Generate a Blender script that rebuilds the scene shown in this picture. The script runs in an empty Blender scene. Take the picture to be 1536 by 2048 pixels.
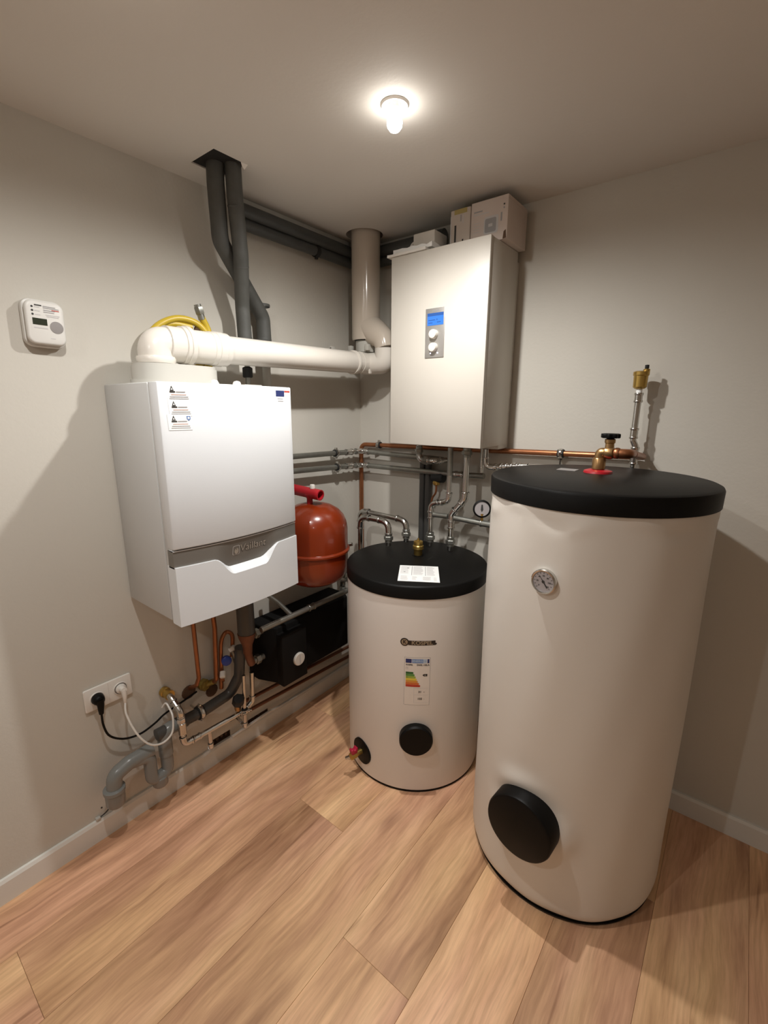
import bpy, bmesh, math, random
from mathutils import Vector, Matrix
random.seed(7)
PI = math.pi
D = bpy.data
SC = bpy.context.scene
COL = SC.collection

# ------------------------------------------------------------------ camera
cam_d = D.cameras.new('camera')
cam_d.sensor_fit = 'HORIZONTAL'; cam_d.sensor_width = 36.0
cam_d.lens = 908.23 / 1536.0 * 36.0
cam_d.clip_start = 0.02
cam = D.objects.new('camera', cam_d); COL.objects.link(cam)
yaw, pitch, roll = -0.665696, 0.225819, 0.0053047
cy, sy, cp, sp = math.cos(yaw), math.sin(yaw), math.cos(pitch), math.sin(pitch)
fw = Vector((sy*cp, cy*cp, -sp)); rt = Vector((cy, -sy, 0)); up = rt.cross(fw)
r2 = rt*math.cos(roll) + up*math.sin(roll); u2 = up*math.cos(roll) - rt*math.sin(roll)
M = Matrix((r2, u2, -fw)).transposed().to_4x4()
M.translation = Vector((1.63961, -1.87960, 1.53442))
cam.matrix_world = M
SC.camera = cam

# ------------------------------------------------------------------ world and exposure
w = D.worlds.new('world'); SC.world = w; w.use_nodes = True
w.node_tree.nodes['Background'].inputs[0].default_value = (0.9, 0.85, 0.78, 1)
w.node_tree.nodes['Background'].inputs[1].default_value = 0.0
vs = SC.view_settings
vs.view_transform = 'Standard'; vs.look = 'None'; vs.gamma = 1.0; vs.use_curve_mapping = False
vs.exposure = 0.27
LAMP_WATTS = (47.0, 29.0, 9.0, 25.0)   # the lamp in view, the one behind it, two unseen ones added as fill behind the viewer
LAMP_CONE, LAMP_BLEND, LAMP_COLOR = 176.0, 1.0, (1.0, 0.985, 0.955)
BULB_GLOW = 30.0

# ------------------------------------------------------------------ materials
def mat(name, col, rough=0.5, metal=0.0, noise=0.0, nscale=20.0, bump=0.0, bscale=200.0, coat=0.0, emit=None, estr=0.0, spec=0.5):
    m = D.materials.new(name); m.use_nodes = True
    nt = m.node_tree; b = nt.nodes['Principled BSDF']
    b.inputs['Base Color'].default_value = (*col, 1); b.inputs['Roughness'].default_value = rough
    b.inputs['Metallic'].default_value = metal; b.inputs['Coat Weight'].default_value = coat
    b.inputs['Specular IOR Level'].default_value = spec
    if emit: b.inputs['Emission Color'].default_value = (*emit, 1); b.inputs['Emission Strength'].default_value = estr
    tc = nt.nodes.new('ShaderNodeTexCoord')
    if noise:
        n = nt.nodes.new('ShaderNodeTexNoise'); n.inputs['Scale'].default_value = nscale; n.inputs['Detail'].default_value = 4
        nt.links.new(tc.outputs['Object'], n.inputs['Vector'])
        mx = nt.nodes.new('ShaderNodeMix'); mx.data_type = 'RGBA'
        mx.inputs[6].default_value = (*[c*(1-noise) for c in col], 1); mx.inputs[7].default_value = (*[min(1, c*(1+noise)) for c in col], 1)
        nt.links.new(n.outputs['Fac'], mx.inputs[0]); nt.links.new(mx.outputs[2], b.inputs['Base Color'])
    if bump:
        n2 = nt.nodes.new('ShaderNodeTexNoise'); n2.inputs['Scale'].default_value = bscale; n2.inputs['Detail'].default_value = 3
        nt.links.new(tc.outputs['Object'], n2.inputs['Vector'])
        bp = nt.nodes.new('ShaderNodeBump'); bp.inputs['Strength'].default_value = bump; bp.inputs['Distance'].default_value = 0.002
        nt.links.new(n2.outputs['Fac'], bp.inputs['Height']); nt.links.new(bp.outputs['Normal'], b.inputs['Normal'])
    return m

MT = dict(
    wall=mat('wall_paint', (0.565, 0.535, 0.475), 0.75, noise=0.03, nscale=3, bump=0.25, bscale=90),
    ceil=mat('ceiling_paint', (0.68, 0.65, 0.605), 0.8, noise=0.02, nscale=3, bump=0.2, bscale=80),
    trim=mat('skirting_paint', (0.70, 0.68, 0.63), 0.35),
    hole=mat('broken_plaster', (0.10, 0.055, 0.03), 0.9, noise=0.4, nscale=60),
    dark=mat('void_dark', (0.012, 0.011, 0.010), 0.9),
    boiler=mat('white_enamel', (0.70, 0.715, 0.73), 0.28, bump=0.05, bscale=500),
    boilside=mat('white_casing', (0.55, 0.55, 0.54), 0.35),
    grey_trim=mat('grey_trim', (0.19, 0.175, 0.155), 0.38, metal=0.3),
    silver=mat('silver_emblem', (0.6, 0.58, 0.54), 0.25, metal=0.8),
    cream=mat('cream_enamel', (0.60, 0.562, 0.50), 0.38, bump=0.06, bscale=500),
    pvc=mat('white_pvc', (0.69, 0.645, 0.58), 0.22, coat=0.2),
    pvc2=mat('grey_white_pvc', (0.50, 0.485, 0.44), 0.35),
    riser=mat('beige_pvc', (0.56, 0.49, 0.41), 0.16, coat=0.3),
    foam=mat('grey_foam', (0.075, 0.075, 0.068), 0.62, noise=0.25, nscale=25, bump=0.5, bscale=60),
    duct=mat('anthracite_insulation', (0.055, 0.058, 0.057), 0.42, noise=0.25, nscale=15),
    steel=mat('galvanised_steel', (0.33, 0.33, 0.30), 0.36, metal=0.85, noise=0.2, nscale=30),
    chrome=mat('bright_steel', (0.62, 0.61, 0.585), 0.2, metal=1.0),
    copper=mat('copper', (0.34, 0.135, 0.06), 0.34, metal=0.75, noise=0.25, nscale=25),
    darkcopper=mat('dark_copper', (0.17, 0.068, 0.036), 0.5, metal=0.5, noise=0.3, nscale=40),  # darker copy of the copper, the funnel's shade is put into the colour
    bronze=mat('bronze', (0.42, 0.25, 0.11), 0.3, metal=0.85, noise=0.15, nscale=40),
    brass=mat('brass', (0.47, 0.31, 0.085), 0.3, metal=0.85, noise=0.1, nscale=40),
    black=mat('black_plastic', (0.004, 0.0037, 0.0034), 0.45, spec=0.16),
    lid=mat('black_lid_plastic', (0.0050, 0.0047, 0.0044), 0.46, spec=0.14, bump=0.1, bscale=300),
    epp=mat('black_foam_shell', (0.0045, 0.0042, 0.004), 0.8, spec=0.2),
    epp2=mat('black_cover', (0.0058, 0.0054, 0.005), 0.7, spec=0.2),
    jacket=mat('cream_jacket', (0.74, 0.69, 0.64), 0.45, noise=0.015, nscale=4),
    jacket2=mat('foil_jacket', (0.66, 0.615, 0.555), 0.42, noise=0.02, nscale=5, bump=0.25, bscale=14),
    vessel=mat('orange_red_enamel', (0.20, 0.023, 0.0035), 0.25, coat=0.3),
    red=mat('red_plastic', (0.38, 0.008, 0.016), 0.4),
    redtap=mat('raspberry_plastic', (0.42, 0.012, 0.045), 0.4),
    white=mat('white_plastic', (0.74, 0.71, 0.66), 0.35),
    alarm=mat('alarm_plastic', (0.66, 0.64, 0.60), 0.4),
    grille=mat('grey_grille', (0.26, 0.24, 0.23), 0.6),
    lcd=mat('dark_lcd', (0.02, 0.025, 0.012), 0.3),
    paper=mat('white_paper', (0.86, 0.86, 0.84), 0.6),
    ink=mat('grey_print', (0.33, 0.32, 0.32), 0.7),
    inkd=mat('dark_print', (0.03, 0.028, 0.026), 0.6),
    inkr=mat('red_print', (0.5, 0.06, 0.04), 0.6),
    inkp=mat('pale_print', (0.55, 0.53, 0.52), 0.7),
    inkred2=mat('pale_red_print', (0.60, 0.38, 0.32), 0.7),
    blue=mat('navy_print', (0.018, 0.03, 0.13), 0.5),
    blue2=mat('mid_blue_print', (0.16, 0.25, 0.47), 0.5),
    blue3=mat('pale_blue_print', (0.42, 0.5, 0.6), 0.5),
    screen=mat('blue_screen', (0.02, 0.09, 0.35), 0.25, emit=(0.06, 0.24, 0.75), estr=0.55),
    screen2=mat('screen_text', (0.02, 0.06, 0.2), 0.25, emit=(0.03, 0.11, 0.38), estr=0.45),
    led=mat('led', (0.8, 0.8, 0.9), 0.3, emit=(0.75, 0.72, 1.0), estr=2.5),
    panel=mat('silver_panel', (0.42, 0.40, 0.375), 0.32, metal=0.5),
    knob=mat('cream_knob', (0.72, 0.68, 0.62), 0.35),
    card=mat('white_carton', (0.60, 0.51, 0.455), 0.7, noise=0.06, nscale=12),
    card2=mat('small_carton', (0.58, 0.505, 0.44), 0.7, noise=0.06, nscale=12),
    tape=mat('yellow_tape', (0.42, 0.33, 0.12), 0.6),
    yellow=mat('yellow_hose', (0.56, 0.40, 0.035), 0.38),
    pgrey=mat('grey_pvc', (0.20, 0.205, 0.195), 0.26, coat=0.2),
    pdark=mat('dark_grey_pvc', (0.055, 0.053, 0.05), 0.35),
    rubber=mat('black_rubber', (0.008, 0.008, 0.008), 0.6),
    bluek=mat('blue_knob', (0.02, 0.05, 0.28), 0.35),
    gold=mat('gold_plate', (0.30, 0.22, 0.05), 0.5, metal=0.4),
    gauge=mat('gauge_face', (0.36, 0.33, 0.33), 0.35),
    g1=mat('label_green_dark', (0.03, 0.13, 0.03), 0.5), g2=mat('label_green', (0.10, 0.26, 0.05), 0.5),
    g3=mat('label_lime', (0.30, 0.38, 0.05), 0.5), g4=mat('label_yellow', (0.72, 0.52, 0.05), 0.5),
    g5=mat('label_amber', (0.65, 0.27, 0.04), 0.5), g6=mat('label_orange', (0.60, 0.14, 0.03), 0.5),
    g7=mat('label_red', (0.46, 0.04, 0.02), 0.5),
    logo=mat('dark_brown_print', (0.022, 0.014, 0.01), 0.5), logo2=mat('tan_print', (0.30, 0.22, 0.14), 0.5),
    labelbg=mat('label_paper', (0.72, 0.65, 0.58), 0.5),
)

def bulb_mat(name, s):
    m = D.materials.new(name); m.use_nodes = True; nt = m.node_tree; nt.nodes.clear()
    o = nt.nodes.new('ShaderNodeOutputMaterial'); e = nt.nodes.new('ShaderNodeEmission')
    e.inputs[0].default_value = (1.0, 0.95, 0.875, 1); e.inputs[1].default_value = s
    nt.links.new(e.outputs[0], o.inputs[0]); return m

def wood_mat():
    m = D.materials.new('oak_plank'); m.use_nodes = True; nt = m.node_tree; b = nt.nodes['Principled BSDF']
    N = nt.nodes.new; L = nt.links.new
    tc = N('ShaderNodeTexCoord'); oi = N('ShaderNodeObjectInfo')
    mul = N('ShaderNodeVectorMath'); mul.operation = 'SCALE'; mul.inputs[3].default_value = 37.0
    cmb = N('ShaderNodeCombineXYZ')
    for i in range(3): L(oi.outputs['Random'], cmb.inputs[i])
    L(cmb.outputs[0], mul.inputs[0])
    add = N('ShaderNodeVectorMath'); add.operation = 'ADD'; L(tc.outputs['Object'], add.inputs[0]); L(mul.outputs[0], add.inputs[1])
    # gentle warp of the grain
    wn = N('ShaderNodeTexNoise'); wn.inputs['Scale'].default_value = 2.2; wn.inputs['Detail'].default_value = 2
    L(add.outputs[0], wn.inputs['Vector'])
    ws = N('ShaderNodeVectorMath'); ws.operation = 'MULTIPLY'; ws.inputs[1].default_value = (0.07, 0.0, 0.0); L(wn.outputs['Color'], ws.inputs[0])
    wa = N('ShaderNodeVectorMath'); wa.operation = 'ADD'; L(add.outputs[0], wa.inputs[0]); L(ws.outputs[0], wa.inputs[1])
    def stretched(sx, sy, detail, rough=0.6):
        mp = N('ShaderNodeMapping'); mp.inputs['Scale'].default_value = (sx, sy, 1)
        L(wa.outputs[0], mp.inputs['Vector'])
        n = N('ShaderNodeTexNoise'); n.inputs['Scale'].default_value = 1.0; n.inputs['Detail'].default_value = detail
        n.inputs['Roughness'].default_value = rough
        L(mp.outputs[0], n.inputs['Vector']); return n
    broad = stretched(9, 1.3, 4); fine = stretched(85, 5.0, 6, 0.65); tone = stretched(4.5, 1.0, 2); streak = stretched(24, 2.0, 3)
    r1 = N('ShaderNodeValToRGB'); r1.color_ramp.elements[0].position = 0.28; r1.color_ramp.elements[1].position = 0.72
    r1.color_ramp.elements[0].color = (0.40, 0.228, 0.132, 1); r1.color_ramp.elements[1].color = (0.88, 0.63, 0.40, 1)
    e = r1.color_ramp.elements.new(0.5); e.color = (0.69, 0.448, 0.278, 1)
    L(broad.outputs['Fac'], r1.inputs[0])
    # pinkish / yellowish tone
    r2 = N('ShaderNodeValToRGB'); r2.color_ramp.elements[0].position = 0.35; r2.color_ramp.elements[1].position = 0.65
    r2.color_ramp.elements[0].color = (0.98, 0.84, 0.84, 1); r2.color_ramp.elements[1].color = (1.05, 0.985, 0.84, 1)
    L(tone.outputs['Fac'], r2.inputs[0])
    m1 = N('ShaderNodeMix'); m1.data_type = 'RGBA'; m1.blend_type = 'MULTIPLY'; m1.inputs[0].default_value = 1.0
    L(r1.outputs[0], m1.inputs[6]); L(r2.outputs[0], m1.inputs[7])
    r3 = N('ShaderNodeValToRGB'); r3.color_ramp.elements[0].position = 0.30; r3.color_ramp.elements[1].position = 0.62
    r3.color_ramp.elements[0].color = (0.70, 0.66, 0.62, 1); r3.color_ramp.elements[1].color = (1.06, 1.06, 1.06, 1)
    L(fine.outputs['Fac'], r3.inputs[0])
    m2 = N('ShaderNodeMix'); m2.data_type = 'RGBA'; m2.blend_type = 'MULTIPLY'; m2.inputs[0].default_value = 0.8
    L(m1.outputs[2], m2.inputs[6]); L(r3.outputs[0], m2.inputs[7])
    r4 = N('ShaderNodeValToRGB'); r4.color_ramp.elements[0].position = 0.27; r4.color_ramp.elements[1].position = 0.36
    r4.color_ramp.elements[0].color = (0.50, 0.42, 0.38, 1); r4.color_ramp.elements[1].color = (1, 1, 1, 1)
    L(streak.outputs['Fac'], r4.inputs[0])
    m3 = N('ShaderNodeMix'); m3.data_type = 'RGBA'; m3.blend_type = 'MULTIPLY'; m3.inputs[0].default_value = 0.8
    L(m2.outputs[2], m3.inputs[6]); L(r4.outputs[0], m3.inputs[7])
    # knots
    vk = N('ShaderNodeTexVoronoi'); vk.inputs['Scale'].default_value = 1.0
    mk = N('ShaderNodeMapping'); mk.inputs['Scale'].default_value = (5.0, 1.6, 1); L(wa.outputs[0], mk.inputs['Vector']); L(mk.outputs[0], vk.inputs['Vector'])
    rk = N('ShaderNodeValToRGB'); rk.color_ramp.elements[0].position = 0.02; rk.color_ramp.elements[1].position = 0.13
    rk.color_ramp.elements[0].color = (0.42, 0.36, 0.36, 1); rk.color_ramp.elements[1].color = (1, 1, 1, 1)
    L(vk.outputs['Distance'], rk.inputs[0])
    m4 = N('ShaderNodeMix'); m4.data_type = 'RGBA'; m4.blend_type = 'MULTIPLY'; m4.inputs[0].default_value = 0.55
    L(m3.outputs[2], m4.inputs[6]); L(rk.outputs[0], m4.inputs[7])
    hsv = N('ShaderNodeHueSaturation')
    mr = N('ShaderNodeMapRange'); mr.inputs[3].default_value = 0.9; mr.inputs[4].default_value = 1.1; L(oi.outputs['Random'], mr.inputs[0])
    L(mr.outputs[0], hsv.inputs['Value']); L(m4.outputs[2], hsv.inputs['Color'])
    L(hsv.outputs[0], b.inputs['Base Color'])
    b.inputs['Roughness'].default_value = 0.48
    bp = N('ShaderNodeBump'); bp.inputs['Strength'].default_value = 0.15; bp.inputs['Distance'].default_value = 0.001
    L(fine.outputs['Fac'], bp.inputs['Height']); L(bp.outputs['Normal'], b.inputs['Normal'])
    return m
MT['wood'] = wood_mat()

# ------------------------------------------------------------------ mesh helpers
class MB:
    def __init__(s): s.v = []; s.f = []; s.mi = []; s.mats = []
    def add(s, vs, fs, m=0):
        o = len(s.v); s.v += [tuple(x) for x in vs]; s.f += [tuple(i+o for i in f) for f in fs]; s.mi += [m]*len(fs); return s

def obj(name, mb, m, parent=None, smooth=35, bevel=0.0, seg=2):
    me = D.meshes.new(name)
    if isinstance(mb, MB): me.from_pydata(mb.v, [], mb.f)
    else: mb.to_mesh(me); mb.free()
    bm = bmesh.new(); bm.from_mesh(me)
    bmesh.ops.remove_doubles(bm, verts=bm.verts, dist=1e-6)
    bmesh.ops.recalc_face_normals(bm, faces=bm.faces)
    if bevel:
        es = [e for e in bm.edges if len(e.link_faces) == 2 and e.calc_face_angle(0) > 0.6]
        bmesh.ops.bevel(bm, geom=es, offset=bevel, segments=seg, affect='EDGES', profile=0.5)
    bm.to_mesh(me); bm.free()
    ms = m if isinstance(m, (list, tuple)) else [m]
    for x in ms: me.materials.append(MT[x] if isinstance(x, str) else x)
    if isinstance(mb, MB) and len(ms) > 1 and not bevel and len(mb.mi) == len(me.polygons):
        for p, i in zip(me.polygons, mb.mi): p.material_index = i
    for p in me.polygons: p.use_smooth = smooth > 0
    if smooth > 0: me.set_sharp_from_angle(angle=math.radians(smooth))
    o = D.objects.new(name, me); COL.objects.link(o)
    if parent is not None: setp(o, parent)
    return o
def wpos(o):
    return Matrix.Translation(o.location) if o.parent is None else wpos(o.parent) @ Matrix.Translation(o.location)
def setp(o, parent):
    o.parent = parent
    o.matrix_parent_inverse = (wroot(parent)).inverted()
def wroot(o):
    m = Matrix.LocRotScale(o.location, o.rotation_euler, o.scale)
    return m if o.parent is None else wroot(o.parent) @ o.matrix_parent_inverse @ m
def tag(o, label, cat, group=None):
    o['label'] = label; o['category'] = cat
    if group: o['group'] = group
    return o
def thing(name, label, cat, loc, group=None):
    o = D.objects.new(name, None); COL.objects.link(o); o.location = loc; o.empty_display_size = 0.05
    return tag(o, label, cat, group)

def box(mb, lo, hi, m=0):
    (x0, y0, z0), (x1, y1, z1) = lo, hi
    v = [(x0,y0,z0),(x1,y0,z0),(x1,y1,z0),(x0,y1,z0),(x0,y0,z1),(x1,y0,z1),(x1,y1,z1),(x0,y1,z1)]
    return mb.add(v, [(0,3,2,1),(4,5,6,7),(0,1,5,4),(1,2,6,5),(2,3,7,6),(3,0,4,7)], m)
def B(lo, hi): return box(MB(), lo, hi)
def basis(n):
    n = Vector(n).normalized(); a = Vector((0,0,1)) if abs(n.z) < 0.9 else Vector((1,0,0))
    u = a.cross(n).normalized(); return u, n.cross(u), n
def lathe(mb, prof, org, axis=(0,0,1), seg=24, m=0, cap=True):
    u, v, n = basis(axis); org = Vector(org); vs = []; fs = []
    for r, z in prof:
        for i in range(seg):
            a = 2*PI*i/seg; vs.append(org + n*z + u*(r*math.cos(a)) + v*(r*math.sin(a)))
    k = len(prof)
    for j in range(k-1):
        for i in range(seg):
            i2 = (i+1) % seg; fs.append((j*seg+i, j*seg+i2, (j+1)*seg+i2, (j+1)*seg+i))
    if cap:
        if prof[0][0] > 1e-5: fs.append(tuple(range(seg))[::-1])
        if prof[-1][0] > 1e-5: fs.append(tuple(range((k-1)*seg, k*seg)))
    return mb.add(vs, fs, m)
def LA(prof, org, axis=(0,0,1), seg=24): return lathe(MB(), prof, org, axis, seg)
def fillet(pts, br, n=6):
    pts = [Vector(p) for p in pts]; out = [pts[0]]; arcs = []
    for i in range(1, len(pts)-1):
        p, a, c = pts[i], pts[i-1], pts[i+1]
        d1 = (a-p); d2 = (c-p); l1, l2 = d1.length, d2.length; d1.normalize(); d2.normalize()
        ang = d1.angle(d2)
        if ang > PI-0.02: out.append(p); continue
        t = min(br/math.tan(ang/2), l1*0.49, l2*0.49); s = p+d1*t; e = p+d2*t
        seg = []
        for k in range(n+1):
            q = k/n; seg.append((s*(1-q)**2 + p*(2*q*(1-q)) + e*q*q))
        # blend towards a true arc: quadratic curve is close enough at these sizes
        out += seg; arcs.append(seg)
    out.append(pts[-1]); return out, arcs
def sweep(mb, path, r, seg=12, m=0, cap=True, closed=False):
    path = [Vector(p) for p in path]; q = [path[0]]
    for p in path[1:]:
        if (p-q[-1]).length > 1e-5: q.append(p)
    path = q; n = len(path); vs = []; fs = []
    rr = r if isinstance(r, (list, tuple)) else [r]*n
    t0 = (path[1]-path[0]).normalized(); u, v, _ = basis(t0)
    prev = t0
    for i in range(n):
        t = ((path[min(i+1, n-1)]-path[i]).normalized() + (path[i]-path[max(i-1, 0)]).normalized())
        t = t.normalized() if t.length > 1e-6 else prev
        ax = prev.cross(t)
        if ax.length > 1e-6:
            R = Matrix.Rotation(prev.angle(t), 3, ax.normalized()); u = R @ u; v = R @ v
        prev = t
        for k in range(seg):
            a = 2*PI*k/seg; vs.append(path[i] + u*(rr[i]*math.cos(a)) + v*(rr[i]*math.sin(a)))
    for j in range(n-1):
        for k in range(seg):
            k2 = (k+1) % seg; fs.append((j*seg+k, j*seg+k2, (j+1)*seg+k2, (j+1)*seg+k))
    if cap: fs.append(tuple(range(seg))[::-1]); fs.append(tuple(range((n-1)*seg, n*seg)))
    return mb.add(vs, fs, m)
def TU(pts, r, br=0.03, seg=12, n=6): return sweep(MB(), fillet(pts, br, n)[0], r, seg)
def smooth_path(pts, n=8):
    P = [Vector(p) for p in pts]; P = [P[0]*2-P[1]] + P + [P[-1]*2-P[-2]]; out = []
    for i in range(1, len(P)-2):
        for k in range(n):
            t = k/n; a, b, c, d = P[i-1], P[i], P[i+1], P[i+2]
            out.append(0.5*((2*b) + (c-a)*t + (2*a-5*b+4*c-d)*t*t + (3*b-a-3*c+d)*t**3))
    out.append(P[-2]); return out
def ring(mb, c, axis, r, w_, t, seg=20, m=0):      # a band of outer radius r+t around axis
    return lathe(mb, [(r, -w_/2), (r+t*0.7, -w_/2), (r+t, -w_/4), (r+t, w_/4), (r+t*0.7, w_/2), (r, w_/2)], c, axis, seg, m, cap=False)
def clamp(parent, c, axis, r, foot, length, nut=True):
    """pipe clip: rubber lining, steel band with ear screws, threaded stud towards the wall"""
    g = obj('pipe_clip', ring(MB(), c, axis, r+0.004, 0.015, 0.0045), 'chrome', parent)
    mb = MB(); ring(mb, c, axis, r, 0.024, 0.0065); obj('rubber_lining', mb, 'rubber', g)
    f = Vector(foot).normalized(); c = Vector(c)
    mb = MB(); sweep(mb, [c+f*(r+0.003), c+f*length], 0.004, 8)
    lathe(mb, [(0.008, 0), (0.008, 0.008)], c+f*(r+0.006), f, 6)
    obj('stud', mb, 'chrome', g)
    s = f.cross(Vector(axis)).normalized()
    for sg in (-1, 1):
        obj('ear_screw', LA([(0.0045, -0.007), (0.0045, 0.007)], c+s*sg*(r+0.010), f, 8), 'chrome', g)
    return g
def run(name, label, cat, pts, r, m, br=0.03, elbows=True, em=None, group=None, seg=14, sleeve=1.16, couplings=(), loc=None, parent=None):
    """a rigid pipe run: pipe, press-fit elbows at the bends, straight couplings"""
    root = parent or thing(name, label, cat, loc or pts[0], group)
    path, arcs = fillet(pts, br)
    obj('pipe', sweep(MB(), path, r, seg), m, root)
    if elbows:
        for a in arcs:
            mb = MB(); d0 = (a[1]-a[0]).normalized(); d1 = (a[-1]-a[-2]).normalized()
            p = [a[0]-d0*r*1.1] + a + [a[-1]+d1*r*1.1]
            sweep(mb, p, r*sleeve, seg)
            ring(mb, p[0], d0, r*sleeve, r*0.5, r*0.2, seg); ring(mb, p[-1], d1, r*sleeve, r*0.5, r*0.2, seg)
            obj('elbow', mb, em or m, root)
    for c, ax, ln in couplings:
        mb = MB(); c = Vector(c); ax = Vector(ax).normalized()
        lathe(mb, [(r*sleeve, -ln/2), (r*sleeve, ln/2)], c, ax, seg)
        ring(mb, c-ax*ln/2, ax, r*sleeve, r*0.5, r*0.2, seg); ring(mb, c+ax*ln/2, ax, r*sleeve, r*0.5, r*0.2, seg)
        obj('coupling', mb, em or m, root)
    return root
def hexnut(mb, c, axis, r, h): return lathe(mb, [(r*0.9, -h/2), (r, -h/2+h*0.1), (r, h/2-h*0.1), (r*0.9, h/2)], c, axis, 6)
def union(parent, c, axis, r, m='steel', name='union_nut'):
    mb = MB(); c = Vector(c); ax = Vector(axis).normalized()
    hexnut(mb, c, ax, r*1.75, r*1.5); lathe(mb, [(r*1.35, -r*1.6), (r*1.35, r*1.6)], c, ax, 14)
    ring(mb, c+ax*r*1.7, ax, r*1.1, r*0.5, r*0.3, 14)
    return obj(name, mb, m, parent)
def text_mesh(s, size, bold=0.0):
    cu = D.curves.new('t', 'FONT'); cu.body = s; cu.size = size; cu.align_x = 'CENTER'; cu.align_y = 'CENTER'; cu.offset = bold
    cu.resolution_u = 3
    o = D.objects.new('t', cu); COL.objects.link(o)
    dg = bpy.context.evaluated_depsgraph_get(); dg.update()
    me = D.meshes.new_from_object(o.evaluated_get(dg))
    vs = [v.co.copy() for v in me.vertices]; fs = [tuple(p.vertices) for p in me.polygons]
    D.objects.remove(o); D.curves.remove(cu); D.meshes.remove(me)
    return vs, fs
class Decal:
    """flat print in (u, v) metres laid on a surface by a mapping function f(u, v, lift)"""
    def __init__(s, f): s.f = f; s.mb = MB(); s.mats = []
    def mi(s, m):
        if m not in s.mats: s.mats.append(m)
        return s.mats.index(m)
    def rect(s, u0, v0, u1, v1, m, lift=0.0006, n=1):
        vs = []; fs = []
        for i in range(n+1):
            u = u0+(u1-u0)*i/n; vs += [s.f(u, v0, lift), s.f(u, v1, lift)]
            if i: k = 2*i; fs.append((k-2, k, k+1, k-1))
        s.mb.add(vs, fs, s.mi(m)); return s
    def poly(s, pts, m, lift=0.0008):
        s.mb.add([s.f(u, v, lift) for u, v in pts], [tuple(range(len(pts)))], s.mi(m)); return s
    def disc(s, u, v, ru, rv, m, lift=0.0008, n=16):
        return s.poly([(u+ru*math.cos(2*PI*k/n), v+rv*math.sin(2*PI*k/n)) for k in range(n)], m, lift)
    def text(s, t, u, v, size, m, lift=0.001, sx=1.0, bold=0.0):
        vs, fs = text_mesh(t, size, bold)
        s.mb.add([s.f(u+p.x*sx, v+p.y, lift) for p in vs], fs, s.mi(m)); return s
    def build(s, name, parent):
        me = D.meshes.new(name); me.from_pydata([tuple(v) for v in s.mb.v], [], s.mb.f)
        for m in s.mats: me.materials.append(MT[m])
        for p, i in zip(me.polygons, s.mb.mi): p.material_index = i
        o = D.objects.new(name, me); COL.objects.link(o)
        if name == 'print': o['kind'] = 'stuff'
        if parent is not None: setp(o, parent)
        return o
def flat(org, U, V):
    org, U, V = Vector(org), Vector(U).normalized(), Vector(V).normalized(); N = U.cross(V)
    return lambda u, v, l: org + U*u + V*v + N*l
def on_cyl(c, R, a0, z0):
    return lambda u, v, l: Vector((c[0]+(R+l)*math.cos(a0+u/R), c[1]+(R+l)*math.sin(a0+u/R), z0+v))
def rrect(w_, h, r, n=5):
    out = []
    for cx_, cy_, a0 in ((w_/2-r, h/2-r, 0), (-w_/2+r, h/2-r, PI/2), (-w_/2+r, -h/2+r, PI), (w_/2-r, -h/2+r, 1.5*PI)):
        for k in range(n+1):
            a = a0+PI/2*k/n; out.append((cx_+r*math.cos(a), cy_+r*math.sin(a)))
    return out
def prism(mb, f, outline, l0, l1, m=0):
    n = len(outline); vs = [f(u, v, l0) for u, v in outline] + [f(u, v, l1) for u, v in outline]
    fs = [tuple(range(n))[::-1], tuple(range(n, 2*n))] + [(i, (i+1) % n, n+(i+1) % n, n+i) for i in range(n)]
    return mb.add(vs, fs, m)
def cut(o, cutters):
    for mb in cutters:
        c = obj('cutter', mb, 'dark', None, smooth=0)
        md = o.modifiers.new('cut', 'BOOLEAN'); md.operation = 'DIFFERENCE'; md.object = c; md.solver = 'EXACT'
        dg = bpy.context.evaluated_depsgraph_get(); dg.update()
        me = D.meshes.new_from_object(o.evaluated_get(dg))
        old = o.data; o.modifiers.clear(); o.data = me; D.meshes.remove(old)
        cm = c.data; D.objects.remove(c); D.meshes.remove(cm)
    while len(o.data.materials) > 1: o.data.materials.pop(index=len(o.data.materials)-1)
    for p in o.data.polygons: p.use_smooth = False; p.material_index = 0
    return o
def struct(name, mb, m, **k):
    o = obj(name, mb, m, **k); o['kind'] = 'structure'; return o

# ------------------------------------------------------------------ room shell
H = 2.3; XR = 3.3; YB = -4.0; T = 0.14
wl = struct('wall_left', B((-T, YB-T, -0.1), (0, T, H+0.1)), 'wall', smooth=0)
wr = struct('wall_right', B((-T, 0, -0.1), (XR+T, T, H+0.1)), 'wall', smooth=0)
struct('wall_back', B((-T, YB-T, -0.1), (XR+T, YB, H+0.1)), 'wall', smooth=0)
struct('wall_far_right', B((XR, YB-T, -0.1), (XR+T, T, H+0.1)), 'wall', smooth=0)
ce = struct('ceiling', B((-T, YB-T, H), (XR+T, T, H+0.2)), 'ceil', smooth=0)
HX0, HX1, HY0, HY1 = 0.112, 0.243, -0.950, -0.832
RX, RY = 0.150, -0.128
cut(ce, [B((HX0, HY0, H-0.05), (HX1, HY1, H+0.17)), LA([(0.084, -0.05), (0.084, 0.17)], (RX-0.004, RY-0.004, H), (0,0,1), 32)])
obj('hole_dark_fill', box(MB(), (HX0+0.0008, HY0+0.0008, H+0.004), (HX1-0.0008, HY1-0.0008, H+0.168)), 'dark', ce, smooth=0)  # black block standing in for the shade inside the square hole
# little chip of plaster hanging off the square hole
obj('plaster_chip', MB().add([(HX1, HY1-0.022, H), (HX1+0.004, HY1+0.002, H-0.001), (HX1-0.008, HY1-0.004, H-0.014), (HX1-0.006, HY1-0.014, H-0.008)], [(0,1,2),(0,2,3),(0,3,1),(1,3,2)]), 'white', ce, smooth=0)
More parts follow.
